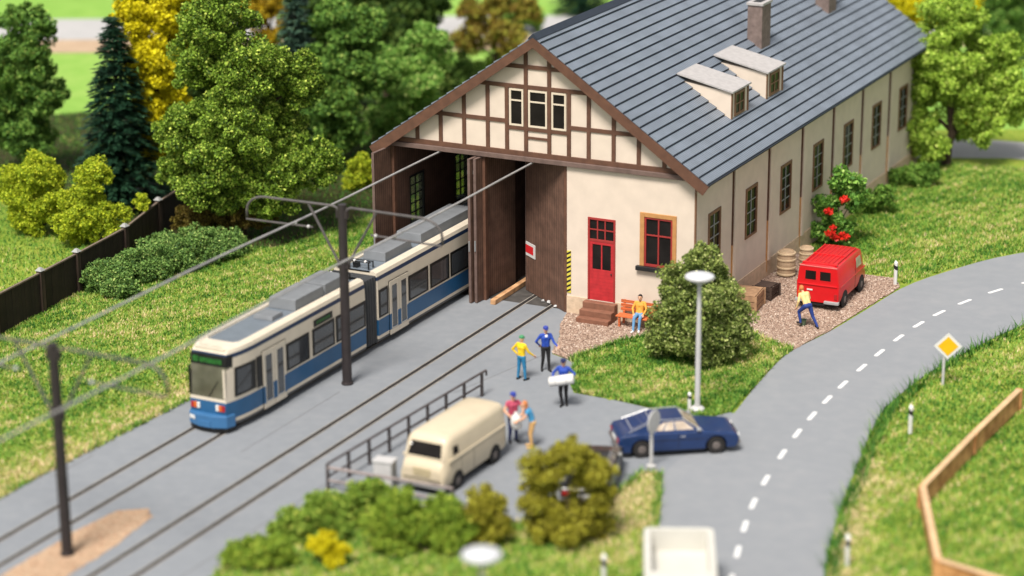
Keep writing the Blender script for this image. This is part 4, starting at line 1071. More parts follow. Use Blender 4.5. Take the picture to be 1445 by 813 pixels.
def crate(name, label, loc, dims, m, rz):
    t = thing(name, label, 'crate', loc, rz); w, d, h = dims
    for s in (-1, 1):
        mb = MB(); n = 3
        for k in range(n): mb.box(-w/2, w/2, s*d/2-.02, s*d/2+.02, .03+(h-.03)*k/n, .0+(h)*(k+1)/n-.02)
        mb.build('side_boards', m, t, bevel=.006)
        mb = MB()
        for k in range(n): mb.box(s*w/2-.02, s*w/2+.02, -d/2+.021, d/2-.021, .03+(h-.03)*k/n, .0+(h)*(k+1)/n-.02)
        mb.build('end_boards', m, t, bevel=.006)
        for q in (-1, 1):
            mb = MB(); mb.box(s*(w/2)-.05+s*.03, s*(w/2)+.05+s*.03-.0, q*(d/2+.021)-.0 if q>0 else q*(d/2+.06), q*(d/2+.06) if q>0 else q*(d/2+.021), 0, h+.01); mb.build('corner_post', m, t)
    mb = MB()
    for k in range(4): mb.box(-w/2+.02, w/2-.02, -d/2+d*k/4+.012, -d/2+d*(k+1)/4-.012, h-.01, h+.03)
    mb.build('lid_boards', m, t, bevel=.006)
    return t
crate('wooden_crate', 'light brown wooden crate on the gravel behind the round bush', (14.75,3.75,.045), (1.05,1.35,.72), M['crate'], R(6))
crate('dark_crate', 'small dark brown crate between the light crate and the side wall', (14.95,5.45,.045), (.75,.8,.55), M['darkwood'], R(-4))
# beam on the depot threshold
tag(MB().box(-.12,.12,-1.75,1.75,0,.22).build('wooden_beam', M['wood'], bevel=.02, loc=(5.0,1.35,.03), rotz=R(1)), 'long squared timber lying on the ground inside the right depot doorway', 'beam')
for k, (x, y, s) in enumerate(((6.45,1.42,.10),(6.9,1.05,.09),(7.1,.72,.12),(7.55,.40,.09),(6.75,.85,.07),(7.4,.80,.08))):
    mb = MB(); mb.ball((0,0,s*.6), (s,s*.8,s*.6), 7); o = mb.build('stone', M['lamp'], loc=(x,y,.04), rotz=k)
    for v in o.data.vertices: v.co += Vector(rng.normal(size=3)*.012)
    tag(o, 'small white stone lying by the rails under the half-closed depot door', 'stone', 'white stones by the rails')
# dark board fence on the left
pts = [(-9.6,-22),(-10.6,-17),(-11.2,-12.6),(-11.5,-9.2),(-11.78,-6.35),(-12.2,-2.3),(-13.35,1.9),(-13.9,5),(-14.7,8.0),(-16,11.5)]
t = thing('board_fence', 'dark brown board fence with pale capped posts behind the hedge', 'fence', (pts[4][0],pts[4][1],0))
o0 = np.array(pts[4])
for a, b in zip(pts[:-1], pts[1:]):
    a = np.array(a)-o0; b = np.array(b)-o0; d = b-a; l = np.linalg.norm(d)
    mb = MB(); k = int(l/.24)
    for i in range(k):
        h = 1.62+.05*rng.random(); x0 = .08+(l-.16)*i/k; x1 = .08+(l-.16)*(i+1)/k-.012; mb.box(x0, x1, -.02+.012*rng.random(), .025, .03, h)
    mb.build('boards', M['fence'], t, loc=(a[0],a[1],0), rotz=math.atan2(d[1],d[0]))
    mb = MB(); mb.box(.08,l-.08,-.05,.06,1.66,1.73); mb.build('top_rail', M['fencetop'], t, loc=(a[0],a[1],0), rotz=math.atan2(d[1],d[0]), bevel=.01)
for p in pts:
    p = np.array(p)-o0; mb = MB(); mb.box(p[0]-.12,p[0]+.12,p[1]-.12,p[1]+.12,0,1.80); ps = mb.build('post', M['fence'], t, bevel=.01)
    mb = MB(); mb.hexa([(p[0]-.16,p[1]-.16,1.80),(p[0]+.16,p[1]-.16,1.80),(p[0]+.16,p[1]+.16,1.80),(p[0]-.16,p[1]+.16,1.80)],[(p[0]-.05,p[1]-.05,1.93),(p[0]+.05,p[1]-.05,1.93),(p[0]+.05,p[1]+.05,1.93),(p[0]-.05,p[1]+.05,1.93)]); mb.build('cap', mat('cap_grey', (.3,.3,.29), .6, .1) if 'cap_grey' not in bpy.data.materials else bpy.data.materials['cap_grey'], ps)
# low wooden fence on the right
pts = [(28.0,-3.0),(27.75,-8.0),(27.58,-13.35),(29.75,-18.75),(33,-19.6)]
t = thing('plank_fence', 'low light brown plank fence with a bend on the right verge', 'fence', (27.58,-13.35,0))
M['plankwood'] = mat('orange_plank_wood', (.40,.17,.055), .65, .2, 2, .15, 14, c2=(.52,.27,.11)); M['planktop'] = mat('pale_plank_edge', (.58,.38,.21), .7, .12, 2)
o0 = np.array(pts[2])
for a, b in zip(pts[:-1], pts[1:]):
    a = np.array(a)-o0; b = np.array(b)-o0; d = b-a; l = np.linalg.norm(d); rz = math.atan2(d[1],d[0])
    for k in range(2):
        mb = MB(); mb.box(.05,l-.05,-.07,.07,.04+.36*k,.38+.36*k); mb.build('plank', M['plankwood'], t, loc=(a[0],a[1],0), rotz=rz, bevel=.012)
    mb = MB(); mb.box(.03,l-.03,-.11,.11,.765,.82); mb.build('top_board', M['planktop'], t, loc=(a[0],a[1],0), rotz=rz, bevel=.015)
for p in pts:
    p = np.array(p)-o0; mb = MB(); mb.box(p[0]-.13,p[0]+.13,p[1]-.13,p[1]+.13,0,.80); mb.build('post', M['plankwood'], t, bevel=.015)
# ------------------------------------------------------------------ people (own frame: facing -y, own left is +x)
M['skin'] = mat('skin', (.62,.34,.21), .6, .08, 6)
M['eye'] = mat('dark_eye', (.03,.02,.015), .4, .1)
M['lip'] = mat('lip', (.42,.12,.09), .5, .1)
def paint(name, c): 
    M[name] = mat(name, c, .65, .12, 5)
for n_, c_ in dict(cloth_yellow=(.75,.50,.01), cloth_blue=(.015,.055,.33), cloth_teal=(.02,.17,.33), cloth_black=(.012,.011,.012), cloth_navy=(.012,.02,.085), cloth_maroon=(.42,.06,.11), cloth_sky=(.06,.28,.50), cloth_tan=(.55,.33,.13), cloth_cream_yellow=(.72,.52,.22), cloth_trouser_blue=(.018,.045,.21), cloth_orange=(.66,.30,.04), cloth_jeans=(.12,.27,.46), shoe_white=(.7,.7,.68), hair_black=(.012,.010,.009), hair_red=(.50,.17,.05), cap_green=(.05,.24,.10), cap_blue=(.03,.05,.30), cloth_shirt_white=(.75,.75,.75)).items(): paint(n_, c_)
STAND = dict(hipC=(0,0,.95), waist=(0,0,1.12), chest=(0,0,1.32), neck=(0,.0,1.47), head=(0,-.02,1.64),
    shL=(.185,0,1.42), elL=(.255,.03,1.15), wrL=(.27,-.05,.90), shR=(-.185,0,1.42), elR=(-.255,.03,1.15), wrR=(-.27,-.05,.90),
    hpL=(.09,0,.92), knL=(.105,-.02,.50), anL=(.12,.02,.085), hpR=(-.09,0,.92), knR=(-.105,-.02,.50), anR=(-.12,.02,.085))
def person(label, loc, rotz, pose, cl, hat=None, hair=None, longhair=False, skirt=None, sleeves=True, yawL=.2, yawR=-.2, group=None, scale=1.0):
    J = {k: Vector(v) for k, v in {**STAND, **pose}.items()}
    caps = []      # (a, b, ra, rb, material)
    T, S, P, SH = 'top', 'skin', 'leg', 'shoe'
    up = (J['neck']-J['hipC']).normalized()
    sx = (J['shL']-J['shR']).normalized()
    h = J['hipC']; w = J['waist']; c = J['chest']
    caps += [(h-sx*.075-up*.02, h+sx*.075-up*.02, .115, .115, P), (w-sx*.055, w+sx*.055, .105, .105, T), (c-sx*.075, c+sx*.075, .125, .125, T), (h-sx*.06+up*.06, w-sx*.055, .105, .105, T), (h+sx*.06+up*.06, w+sx*.055, .105, .105, T),
             (w-sx*.055, c-sx*.075, .105, .12, T), (w+sx*.055, c+sx*.075, .105, .12, T), (J['shL']-sx*.03, J['shR']+sx*.03, .072, .072, T), (c, J['neck']-up*.03, .11, .07, T), (J['neck']-up*.04, J['head'], .055, .055, S)]
    for s in 'LR':
        arm = T if sleeves else S
        caps += [(J['sh'+s], J['el'+s], .062, .047, T if sleeves else T+'x'), (J['el'+s], J['wr'+s], .047, .034, arm),
                 (J['hp'+s], J['kn'+s], .10, .068, P), (J['kn'+s], J['an'+s], .068, .046, P)]
        a = J['an'+s]; yaw = yawL if s == 'L' else yawR
        f = Vector((math.sin(yaw), -math.cos(yaw), 0)); sole = Vector((0,0,.045-.085))
        caps += [(a+sole-f*.05, a+sole+f*.16, .045, .042, SH)]
        # hand: palm, four bent fingers of unequal length, thumb from the side of the palm
        d = (J['wr'+s]-J['el'+s]).normalized(); side = d.cross(Vector((0,1,.2))).normalized()
        if s == 'R': side = -side
        nrm = d.cross(side).normalized(); W_ = J['wr'+s]; k = W_+d*.085
        caps += [(W_+d*.01+side*.018, k+side*.026, .024, .020, S), (W_+d*.01-side*.018, k-side*.026, .024, .020, S)]
        for q, (o, ln) in enumerate(((.033,.065),(.011,.078),(-.011,.072),(-.033,.055))):
            m1 = k+side*o+d*ln*.5+nrm*.006; caps += [(k+side*o, m1, .0105, .010, S), (m1, m1+d*ln*.42+nrm*.025, .010, .009, S)]
        t0 = W_+d*.03+side*.035; t1 = t0+side*.03+d*.035; caps += [(t0, t1, .013, .012, S), (t1, t1+d*.03+nrm*.012, .012, .010, S)]
    hd = J['head']
    mb = MB(); owners = []
    for (a, b, ra, rb, m_) in caps:
        ax = (b-a); l = ax.length; ax = ax.normalized() if l > 1e-5 else Vector((0,0,1))
        pts = []; rs = []
        for t in (-.98, -.8, -.5, 0): pts.append(a+ax*ra*t); rs.append(ra*math.sqrt(max(.0, 1-t*t)))
        for t in (0, .5, .8, .98): pts.append(b+ax*rb*t); rs.append(rb*math.sqrt(max(.0, 1-t*t)))
        if l < 1e-4: continue
        mb.tube(pts, rs, 10)
    mb.ball(hd, (.082,.098,.118), 16); mb.ball(hd+Vector((0,-.045,-.055)), (.055,.06,.06), 12)
    mb.tube([hd+Vector((0,-.088,.012)), hd+Vector((0,-.118,-.028))], [.010,.017], 8); 
    for s in (1, -1): mb.ball(hd+Vector((s*.083,.0,-.01)), (.014,.022,.032), 8)
    tmp = mb.build('person', M['skin'])
    r = tmp.modifiers.new('r', 'REMESH'); r.mode = 'VOXEL'; r.voxel_size = .0095
    sm = tmp.modifiers.new('s', 'SMOOTH'); sm.factor = .5; sm.iterations = 2
    dg = bpy.context.evaluated_depsgraph_get(); me = bpy.data.meshes.new_from_object(tmp.evaluated_get(dg))
    bpy.data.objects.remove(tmp)
    o = bpy.data.objects.new('person', me); COL.objects.link(o); o.location = loc; o.rotation_euler.z = rotz; o.scale = (scale,)*3
    nf = len(me.polygons); Cn = np.empty(nf*3); me.polygons.foreach_get('center', Cn); Cn = Cn.reshape(-1, 3)
    best = np.full(nf, 9.); own = np.zeros(nf, int)
    mats = ['skin', cl['top'], cl['leg'], cl['shoe'], 'eye', 'lip']; ix = dict(skin=0, top=1, leg=2, shoe=3, topx=1)
    for (a, b, ra, rb, m_) in caps:
        a_ = np.array(a); d_ = np.array(b)-a_; L2 = max(1e-9, d_@d_); t = np.clip(((Cn-a_)@d_)/L2, 0, 1)
        dist = np.linalg.norm(Cn-a_-t[:,None]*d_, axis=1)-(ra+(rb-ra)*t)
        code = np.full(nf, ix[m_])
        if m_ == 'topx': code = np.where(t < .45, 1, 0)
        up_ = dist < best; best = np.where(up_, dist, best); own = np.where(up_, code, own)
    rel = Cn-np.array(hd); e = np.linalg.norm(rel/np.array([.082,.1,.12]), axis=1)
    own = np.where(e < 1.45, np.where(rel[:,2] > -.115, 0, own), own)
    for s in (1, -1): own = np.where(np.linalg.norm(rel-np.array([s*.033,-.09,.012]), axis=1) < .017, 4, own)
    own = np.where((np.abs(rel[:,0]) < .026) & (np.abs(rel[:,2]+.062) < .009) & (rel[:,1] < -.07), 5, own)
    for m_ in mats: me.materials.append(M[m_])
    me.materials.clear()
    for m_ in mats: me.materials.append(M[m_])
    me.polygons.foreach_set('material_index', own.astype(np.int32)); me.polygons.foreach_set('use_smooth', [True]*nf); me.update()
    tag(o, label, 'person', group)
    if hair:
        b = MB(); b.ball(hd+Vector((0,.016,.024)), (.094,.106,.116), 16)
        if longhair: b.ball(hd+Vector((0,.07,-.09)), (.085,.06,.15), 14)
        hh = b.build('hair', M[hair], o, smooth=True)
        for v in hh.data.vertices:
            q = v.co-hd
            if q.y < -.045 and q.z < .06: v.co.y = hd.y-.03
    if hat:
        b = MB(); b.lathe([(.098,.0),(.104,.03),(.098,.075),(.07,.105),(.01,.115)], 18, tuple(hd+Vector((0,.0,.035)))); b.prism([(-.075,-.07),(.075,-.07),(.06,-.15),(.0,-.17),(-.06,-.15)], hd.z+.035, hd.z+.047, 'z')
        n0 = len(b.v)-10
        for i in range(n0, len(b.v)): b.v[i] = (b.v[i][0]+hd.x, b.v[i][1]+hd.y, b.v[i][2])
        b.build('cap', M[hat], o, smooth=False)
    if skirt:
        b = MB(); b.lathe([(.15,1.05),(.17,.92),(.20,.70),(.235,.45),(.25,.26),(.235,.262),(.15,.9)], 20); b.build('skirt', M[skirt], o, smooth=True)
    return o
person('person in yellow shirt, green cap and teal trousers standing by the tracks, seen from behind', (10.2,-8.07,.03), R(165),
    dict(elL=(.40,.06,1.17), wrL=(.25,-.02,1.0), elR=(-.27,-.10,1.15), wrR=(-.33,-.30,.98), anL=(.16,.03,.085), anR=(-.16,-.03,.085), knL=(.13,0,.5), knR=(-.13,-.03,.5)), dict(top='cloth_yellow', leg='cloth_teal', shoe='cloth_black'), hat='cap_green', scale=1.0)
o = person('person in blue uniform jacket and cap with black trousers, one arm stretched forward', (10.58,-6.75,.03), R(38),
    dict(elL=(.29,-.12,1.15), wrL=(.38,-.36,1.06), elR=(-.36,.06,1.16), wrR=(-.22,.13,1.0), anL=(.12,-.05,.085), anR=(-.13,.08,.085)), dict(top='cloth_blue', leg='cloth_black', shoe='cloth_black'), hat='cap_blue', scale=1.02)
b = MB(); b.hexa([(-.045,-.132,1.38),(.045,-.132,1.38),(.05,-.11,1.46),(-.05,-.11,1.46)],[(-.045,-.12,1.38),(.045,-.12,1.38),(.05,-.09,1.46),(-.05,-.09,1.46)]); b.build('shirt_collar', M['cloth_shirt_white'], o)
b = MB(); b.tube([(0,0,0),(.0,-.75,-.28)], [.014,.010], 8); tag(b.build('stick', M['bark'], loc=tuple(Matrix.Rotation(R(38), 3, 'Z') @ Vector((.40,-.40,1.05))+Vector((10.58,-6.75,.03))), rotz=R(80)), 'thin dark stick in the hand of the person in the blue uniform', 'stick')
person('person in blue jacket and dark cap carrying a long white parcel in both arms', (12.82,-9.85,.03), R(14),
    dict(elL=(.40,.0,1.22), wrL=(.36,-.26,1.12), elR=(-.38,.0,1.20), wrR=(-.33,-.28,1.02), knL=(.10,-.06,.50), anL=(.10,.06,.085), knR=(-.07,-.20,.54), anR=(-.03,-.10,.085)), dict(top='cloth_blue', leg='cloth_black', shoe='cloth_black'), hat='cloth_navy', scale=1.03)
b = MB(); b.tube([(-.46,0,-.10),(-.43,0,-.095),(.43,0,.10),(.46,0,.105)], [.15,.19,.19,.15], 14); p = b.build('parcel', M['white'], loc=(12.91,-10.21,1.14), rotz=R(14), smooth=True); tag(p, 'long white wrapped parcel held across the chest of the person in blue jacket', 'parcel')
b = MB(); 
for x in (-.2,.2): b.tube([(x-.02,0,-.045*(1 if x<0 else -1)),(x+.02,0,-.04*(1 if x<0 else -1))], .194, 14)
b.build('string', M['lamp'], p)
person('person in maroon vest with bare arms, blue cap and navy trousers behind the beige van', (12.80,-13.95,.03), R(48),
    dict(elL=(.33,-.12,1.20), wrL=(.22,-.36,1.10), elR=(-.33,-.05,1.18), wrR=(-.20,-.30,1.02)), dict(top='cloth_maroon', leg='cloth_navy', shoe='cloth_black'), hat='cap_blue', sleeves=False, scale=1.06)
person('person with red hair, light blue top and tan trousers leaning towards a white sack', (13.60,-14.15,.03), R(-58),
    dict(hipC=(0,.06,.95), waist=(0,.02,1.12), chest=(0,-.07,1.30), neck=(0,-.15,1.43), head=(0,-.22,1.58), shL=(.17,-.10,1.38), shR=(-.17,-.10,1.38), elL=(.21,-.26,1.15), wrL=(.15,-.46,1.04), elR=(-.21,-.26,1.15), wrR=(-.15,-.46,1.04), hpL=(.09,.06,.92), hpR=(-.09,.06,.92)), dict(top='cloth_sky', leg='cloth_tan', shoe='cloth_tan'), hair='hair_red', longhair=True, sleeves=False, scale=1.03)
b = MB(); b.lathe([(.12,0),(.19,.05),(.21,.22),(.19,.42),(.12,.52),(.05,.56),(.08,.62)], 16); s = b.build('sack', M['white'], loc=(13.12,-14.33,.72), smooth=True); tag(s, 'white sack held between the person in maroon vest and the red-haired person', 'sack')
person('person with ginger hair, cream yellow shirt and blue trousers striding behind the red van', (17.87,2.35,.05), R(236),
    dict(hipC=(0,.02,.93), waist=(0,-.08,1.08), chest=(0,-.20,1.24), neck=(0,-.29,1.36), head=(.02,-.39,1.49), shL=(.19,-.24,1.31), shR=(-.19,-.24,1.31), elL=(.28,-.18,1.06), wrL=(.29,-.26,.82), elR=(-.30,-.26,1.08), wrR=(-.33,-.42,.90),
         hpL=(.10,.02,.90), knL=(.16,-.30,.60), anL=(.13,-.22,.19), hpR=(-.10,.03,.90), knR=(-.20,.10,.48), anR=(-.30,.30,.085)), dict(top='cloth_cream_yellow', leg='cloth_trouser_blue', shoe='cloth_black'), hair='hair_red', scale=1.05)
t = thing('bucket', 'grey green bucket at the foot of the person behind the red van', 'bucket', (17.62,2.62,.05))
b = MB(); b.lathe([(.10,0),(.15,.22),(.165,.23),(.14,.23),(.10,.03)], 16); b.build('bucket_body', mat('bucket_green', (.10,.15,.09), .6, .2), t)
b = MB(); b.tube([(.15*math.cos(a),0,.22+.10*math.sin(a)) for a in np.linspace(0,math.pi,9)], .008, 5); b.build('handle', M['grey'], t)
person('person with black hair, orange top and jeans sitting on the orange bench', (11.78,-.62,.045), R(10),
    dict(hipC=(0,.12,.56), waist=(0,.17,.72), chest=(0,.22,.90), neck=(0,.24,1.05), head=(0,.20,1.22), shL=(.185,.22,1.0), shR=(-.185,.22,1.0), elL=(.28,.10,.78), wrL=(.20,-.10,.62), elR=(-.28,.10,.78), wrR=(-.20,-.08,.62),
         hpL=(.09,.10,.55), knL=(.12,-.32,.52), anL=(.11,-.44,.085), hpR=(-.09,.10,.55), knR=(-.11,-.34,.52), anR=(-.10,-.54,.085)), dict(top='cloth_orange', leg='cloth_jeans', shoe='shoe_white'), hair='hair_black', scale=1.02)
PLANTS = [
 ('tree','green',(-9.98, 3.51),[(-0.59, 0, 10.16, 1.76), (-1.37, 0.6, 8.21, 1.69), (0.72, -0.6, 7.87, 1.95), (2.77, 0.5, 7.28, 1.37), (-2.12, 0, 4.96, 1.56), (-0.16, -1, 5.13, 2.15), (1.79, 0.2, 4.79, 1.79), (3.48, 0, 3.52, 1.3), (1.46, -0.6, 2.74, 1.69), (-0.98, -0.6, 2.91, 1.63), (-2.67, 0.3, 3.08, 1.11)],'tall dark olive green tree with many lobes standing behind the hedge, left of the depot'),
 ('tree','mid',(-12.43, 16.4),[(0.0, 1, 7.22, 1.45), (-0.43, 0, 5.32, 1.23), (0.8, 0.5, 4.75, 1.63), (-0.29, -0.4, 3.23, 1.52), (1.16, 1.5, 6.65, 1.45), (0.43, 0, 1.71, 1.23), (-0.83, 0, 1.9, 1.08)],'mid green tree between the tall olive tree and the depot gable'),
 ('tree','fresh',(-12.13, 23.06),[(0.64, -0.5, 2.58, 1.59), (-0.57, 0, 3.78, 1.51), (-1.02, -0.4, 1.39, 1.29), (1.4, -0.3, 1.19, 1.13), (0.95, 0.8, 4.57, 1.51), (0.0, -0.6, 0.6, 1.13)],'fresh light green tree rising just behind the left eave of the depot'),
 ('tree','dkgreen',(-16.8, 28.97),[(-0.4, 0.5, 4.83, 2.08), (1.6, 0.8, 4.83, 1.84), (-1.2, 0.5, 1.68, 1.44), (2.92, 0.4, 2.31, 1.04), (0.6, 0, 3.15, 1.84), (2.2, 0.8, 6.71, 1.84), (-1.0, 0.5, 6.92, 1.6), (3.8, 0.3, 1.05, 0.96)],'dark green dense tree behind the fresh light green one'),
 ('tree','autumn',(-14.31, 37.7),[(-0.42, 0, 3.17, 1.34), (-1.67, 0.5, 2.29, 1.09), (0.84, -0.4, 2.51, 1.09), (1.88, 0.6, 4.05, 1.0), (0.0, 0.4, 4.7, 1.09), (-1.34, 0, 4.05, 0.92)],'thin autumn tree with brown and yellow green leaves behind the depot ridge'),
 ('tree','yellow',(-17.14, 8.2),[(-1.04, 0, 8.74, 1.32), (0.35, 0.4, 8.93, 1.46), (-0.52, -0.5, 6.56, 1.53), (0.97, 0.3, 6.56, 1.32), (-0.17, -0.3, 4.55, 1.39), (1.11, 0.5, 7.83, 1.18), (-0.87, -0.2, 2.73, 1.04), (0.35, 0, 2.55, 0.97), (-1.39, 0.2, 10.2, 1.04), (0.76, 0.2, 10.38, 1.11)],'bright yellow tree between the dark spruce and the tall olive tree'),
 ('tree','gold',(-24.89, 29.1),[(-0.41, 0, 4.74, 1.07), (0.82, 0.4, 5.17, 0.9), (-1.03, 0.5, 5.82, 0.98), (1.23, 0.2, 3.66, 0.74), (1.64, 0.3, 2.37, 0.66), (0.21, 0, 3.02, 0.82)],'golden brown tree showing above the right shoulder of the tall olive tree'),
 ('tree','yellow',(-28.53, 42.76),[(0.0, 0, 2.6, 0.9), (-0.9, 0.3, 1.89, 0.63), (0.99, 0.3, 3.07, 0.81)],'small distant yellow tree at the top edge behind the mid green tree'),
 ('tree','light',(15.4, 29.8),[(-0.83, -0.3, 5.22, 1.87), (-1.62, -0.5, 2.0, 1.22), (0.36, 0.3, 4.27, 1.98), (-0.18, 0.6, 7.3, 1.73), (-0.9, -0.5, 1.06, 0.94), (-1.98, 0, 3.14, 0.94), (2.16, 0.6, 5.41, 1.62), (1.62, 0, 2.38, 1.44), (3.06, 0.3, 3.52, 1.44)],'light green tree overlapping the far corner of the depot'),
 ('tree','yellow',(7.09, 50.17),[(-0.42, 0, 3.77, 1.44), (1.27, 0.3, 4.09, 1.52), (-1.48, 0.4, 4.88, 1.27), (2.75, 0.3, 4.22, 1.52), (1.48, -13, 0.2, 0.85)],'yellow tree behind the far end of the depot roof'),
 ('tree','mid',(11.97, 53.51),[(-0.85, 0, 2.9, 2.12), (0.85, 0.4, 2.46, 1.87), (-1.7, 0.5, 4.24, 1.87), (0.42, 0.5, 5.13, 1.87)],'mid green tree at the far right top corner'),
 ('bush','bright',(-15.21, -0.22),[(-0.16, 0, 3.22, 0.9), (-0.71, 0.2, 2.03, 1.03), (0.32, -0.3, 1.53, 0.84), (0.81, -0.4, 0.85, 0.58), (-0.97, 0, 0.85, 1.1), (1.29, -0.2, 1.53, 0.39), (2.1, -0.3, 2.03, 0.45)],'yellow green bush growing over the dark fence at the left'),
 ('bush','bright',(-18.56, 0.08),[(-0.07, 0, 2.76, 1.18), (-1.05, 0.3, 2.07, 1.18), (0.75, -0.2, 1.38, 0.98), (-0.56, 0, 1.03, 1.18)],'yellow green bush at the far left beyond the fence'),
 ('tree','mid',(-25.54, 7.92),[(-0.36, 0, 6.0, 1.78), (0.71, 0.5, 4.12, 1.64), (-1.07, 0.3, 3.75, 1.64), (0.36, 0.3, 7.5, 1.43), (-0.18, 0, 2.25, 1.64)],'mid green tree at the left edge beyond the fence'),
 ('bush','brownolive',(-11.17, 2.95),[(-0.33, 0, 1.2, 0.98), (0.98, -0.2, 1.03, 0.98), (-1.24, 0.1, 0.86, 0.65), (2.12, 0.1, 1.2, 0.85)],'brown olive undergrowth at the foot of the tall olive tree'),
 ('bush','bright',(-9.15, 13.41),[(-0.1, 0, 1.1, 0.77), (-0.52, -0.2, 0.37, 0.63), (0.35, 0.2, 0.55, 0.63)],'yellow green shrub beside the left front corner of the depot'),
 ('bush','greybush',(15.36, -3.01),[(0.06, 0, 3.94, 0.77), (-0.55, 0.1, 3.07, 0.94), (0.63, 0, 2.9, 0.99), (0.06, -0.5, 1.97, 1.49), (-1.13, 0.1, 1.83, 0.86), (1.32, 0.1, 1.68, 0.86), (0.06, -0.4, 0.75, 1.32), (-1.13, 0, 0.87, 0.86), (1.32, 0, 0.87, 0.8)],'large round dark green bush on the grass in front of the depot corner'),
 ('bush','olive',(18.23, -20.92),[(0.0, 0, 2.97, 0.68), (-0.68, 0.1, 2.38, 0.77), (0.79, 0.1, 2.31, 0.77), (-0.95, 0, 1.55, 0.63), (1.09, 0, 1.55, 0.54), (0.0, -0.2, 0.48, 0.95), (-0.68, 0, 0.59, 0.68), (0.72, 0.1, 0.64, 0.72)],'olive yellow round bush on the verge behind the black car, in the foreground'),
 ('bush','olive',(15.94, -22.22),[(0.0, 0, 1.33, 0.68), (-0.45, 0.1, 0.78, 0.54), (0.45, 0, 0.71, 0.54), (0.0, -0.1, 0.38, 0.63)],'small olive brown bush beside the grass verge, right of the green foreground bushes'),
 ('bush','bright2',(15.03, -23.09),[(-0.05, 0, 1.35, 0.63), (-0.5, 0.1, 0.83, 0.59), (0.41, 0, 0.71, 0.59), (-0.11, -0.2, 0.4, 0.68)],'bright green foreground bush left of the small olive brown bush'),
 ('bush','bright2',(13.61, -23.78),[(0.11, 0, 1.49, 0.68), (-0.45, 0.1, 0.95, 0.68), (0.63, 0, 0.95, 0.63), (0.0, -0.2, 0.47, 0.77)],'bright green foreground bush in front of the beige van bumper'),
 ('bush','bright3',(11.7, -22.51),[(-0.12, 0, 1.02, 0.51), (0.35, 0.1, 1.21, 0.46), (-0.53, 0.1, 0.68, 0.55), (-1.04, 0.2, 0.44, 0.55), (0.0, -0.1, 0.49, 0.6)],'fresh green foreground bush under the front railing'),
 ('bush','bright3',(10.88, -24.48),[(0.23, 0, 1.19, 0.59), (-0.45, 0.1, 0.6, 0.64), (0.68, 0, 0.6, 0.59), (0.0, -0.2, 0.36, 0.64), (-0.91, 0.1, 0.2, 0.5)],'low green foreground bush at the bend of the railing'),
 ('bush','bright2',(10.48, -26.79),[(0.11, 0, 0.7, 0.53), (-0.44, 0.1, 0.35, 0.53), (0.55, 0, 0.35, 0.58), (-0.89, 0.1, 0.2, 0.49), (0.11, -0.1, 0.2, 0.58)],'low green foreground bush beside the grey paving at the bottom edge'),
 ('bush','yellow',(12.37, -25.87),[(-0.07, 0, 0.81, 0.4), (-0.44, 0.1, 0.65, 0.31), (0.38, 0, 0.56, 0.31), (0.11, -0.1, 0.35, 0.35)],'small bright yellow bush in the foreground hedge'),
 ('bush','cover',(14.65, 19.74),[(0.0, 0, 0.53, 0.67), (-0.67, 0.2, 0.28, 0.54), (0.77, -0.1, 0.88, 0.6)],'low spreading green shrub beside the depot wall to the right of the roses'),
 ('bush','cover',(14.99, 25.23),[(0.0, 0, 0.44, 0.7), (-0.8, 0.2, 0.26, 0.56), (0.87, -0.1, 0.62, 0.63)],'low spreading green shrub under the light green tree at the depot corner'),
 ('tree','dkgreen',(-18.75, 25.26),[(-0.98, 0, 4.54, 1.33), (-0.12, 0.3, 2.68, 1.33), (-1.57, 0.2, 2.89, 1.18), (-0.59, 0.6, 6.39, 1.33), (0.59, 0.4, 5.98, 1.33), (-1.96, 0, 1.44, 1.02), (0.98, 0.4, 3.92, 1.41)],'dark green tree behind the paler spruce, in the gap left of the mid green tree'),
 ('tree','dkgreen',(-23.59, 18.55),[(1.72, 0, 5.21, 1.37), (1.34, 0, 2.81, 1.3), (2.1, 0.4, 7.22, 1.37), (0.95, 0, 1.0, 1.14)],'dark green tree half hidden between the yellow tree and the tall olive tree'),
 ('tree','dkgreen',(-16.8, 14.34),[(-0.54, 0, 3.23, 1.52), (1.63, 0, 3.23, 1.38), (-1.63, 0, 4.37, 1.23), (0.18, 0, 5.32, 1.23), (-1.99, 0, 2.09, 1.23), (2.72, 0, 2.09, 1.09)],'dark green tree filling the gap behind the tall olive tree'),
 ('bush','dkgreen',(-14.82, 34.19),[(-0.21, 0, 1.12, 1.15), (0.82, 0.2, 0.69, 0.9), (-1.03, 0.2, 0.56, 0.9)],'dark shrub just above the left slope of the depot roof'),
 ('bush','light',(-14.35, 38.52),[(-0.34, 0, 0.8, 0.76), (0.72, 0.3, 1.06, 0.84), (-1.18, 0.2, 0.49, 0.63)],'pale green shrub close to the depot ridge'),
 ('tree','mid',(-18.76, 50.19),[(-0.14, 0, 1.34, 1.19), (0.87, 0.3, 0.77, 0.68), (-1.05, 0.3, 1.92, 0.91)],'small far green tree left of the distant dark spruce'),
]
ROSE = ((14.97, 14.1),[(0.38, 0, 2.79, 0.77), (-0.42, 0.1, 1.85, 0.58), (0.7, -0.1, 2.19, 0.58), (-0.1, 0, 1.18, 0.58), (-0.58, 0, 0.67, 0.51), (0.45, 0.1, 0.67, 0.51), (0.0, 0, 0.24, 0.58), (0.96, 0, 2.69, 0.45)])
HEDGE = [(-10.97, -5.51, 0.83), (-10.76, -3.99, 0.89), (-10.2, -3.04, 0.89), (-9.84, -1.72, 0.89), (-9.49, -0.24, 0.83), (-9.07, 0.94, 0.77), (-9.87, -6.01, 0.64), (-11.08, -0.85, 0.77), (-10.75, 0.89, 0.7)]
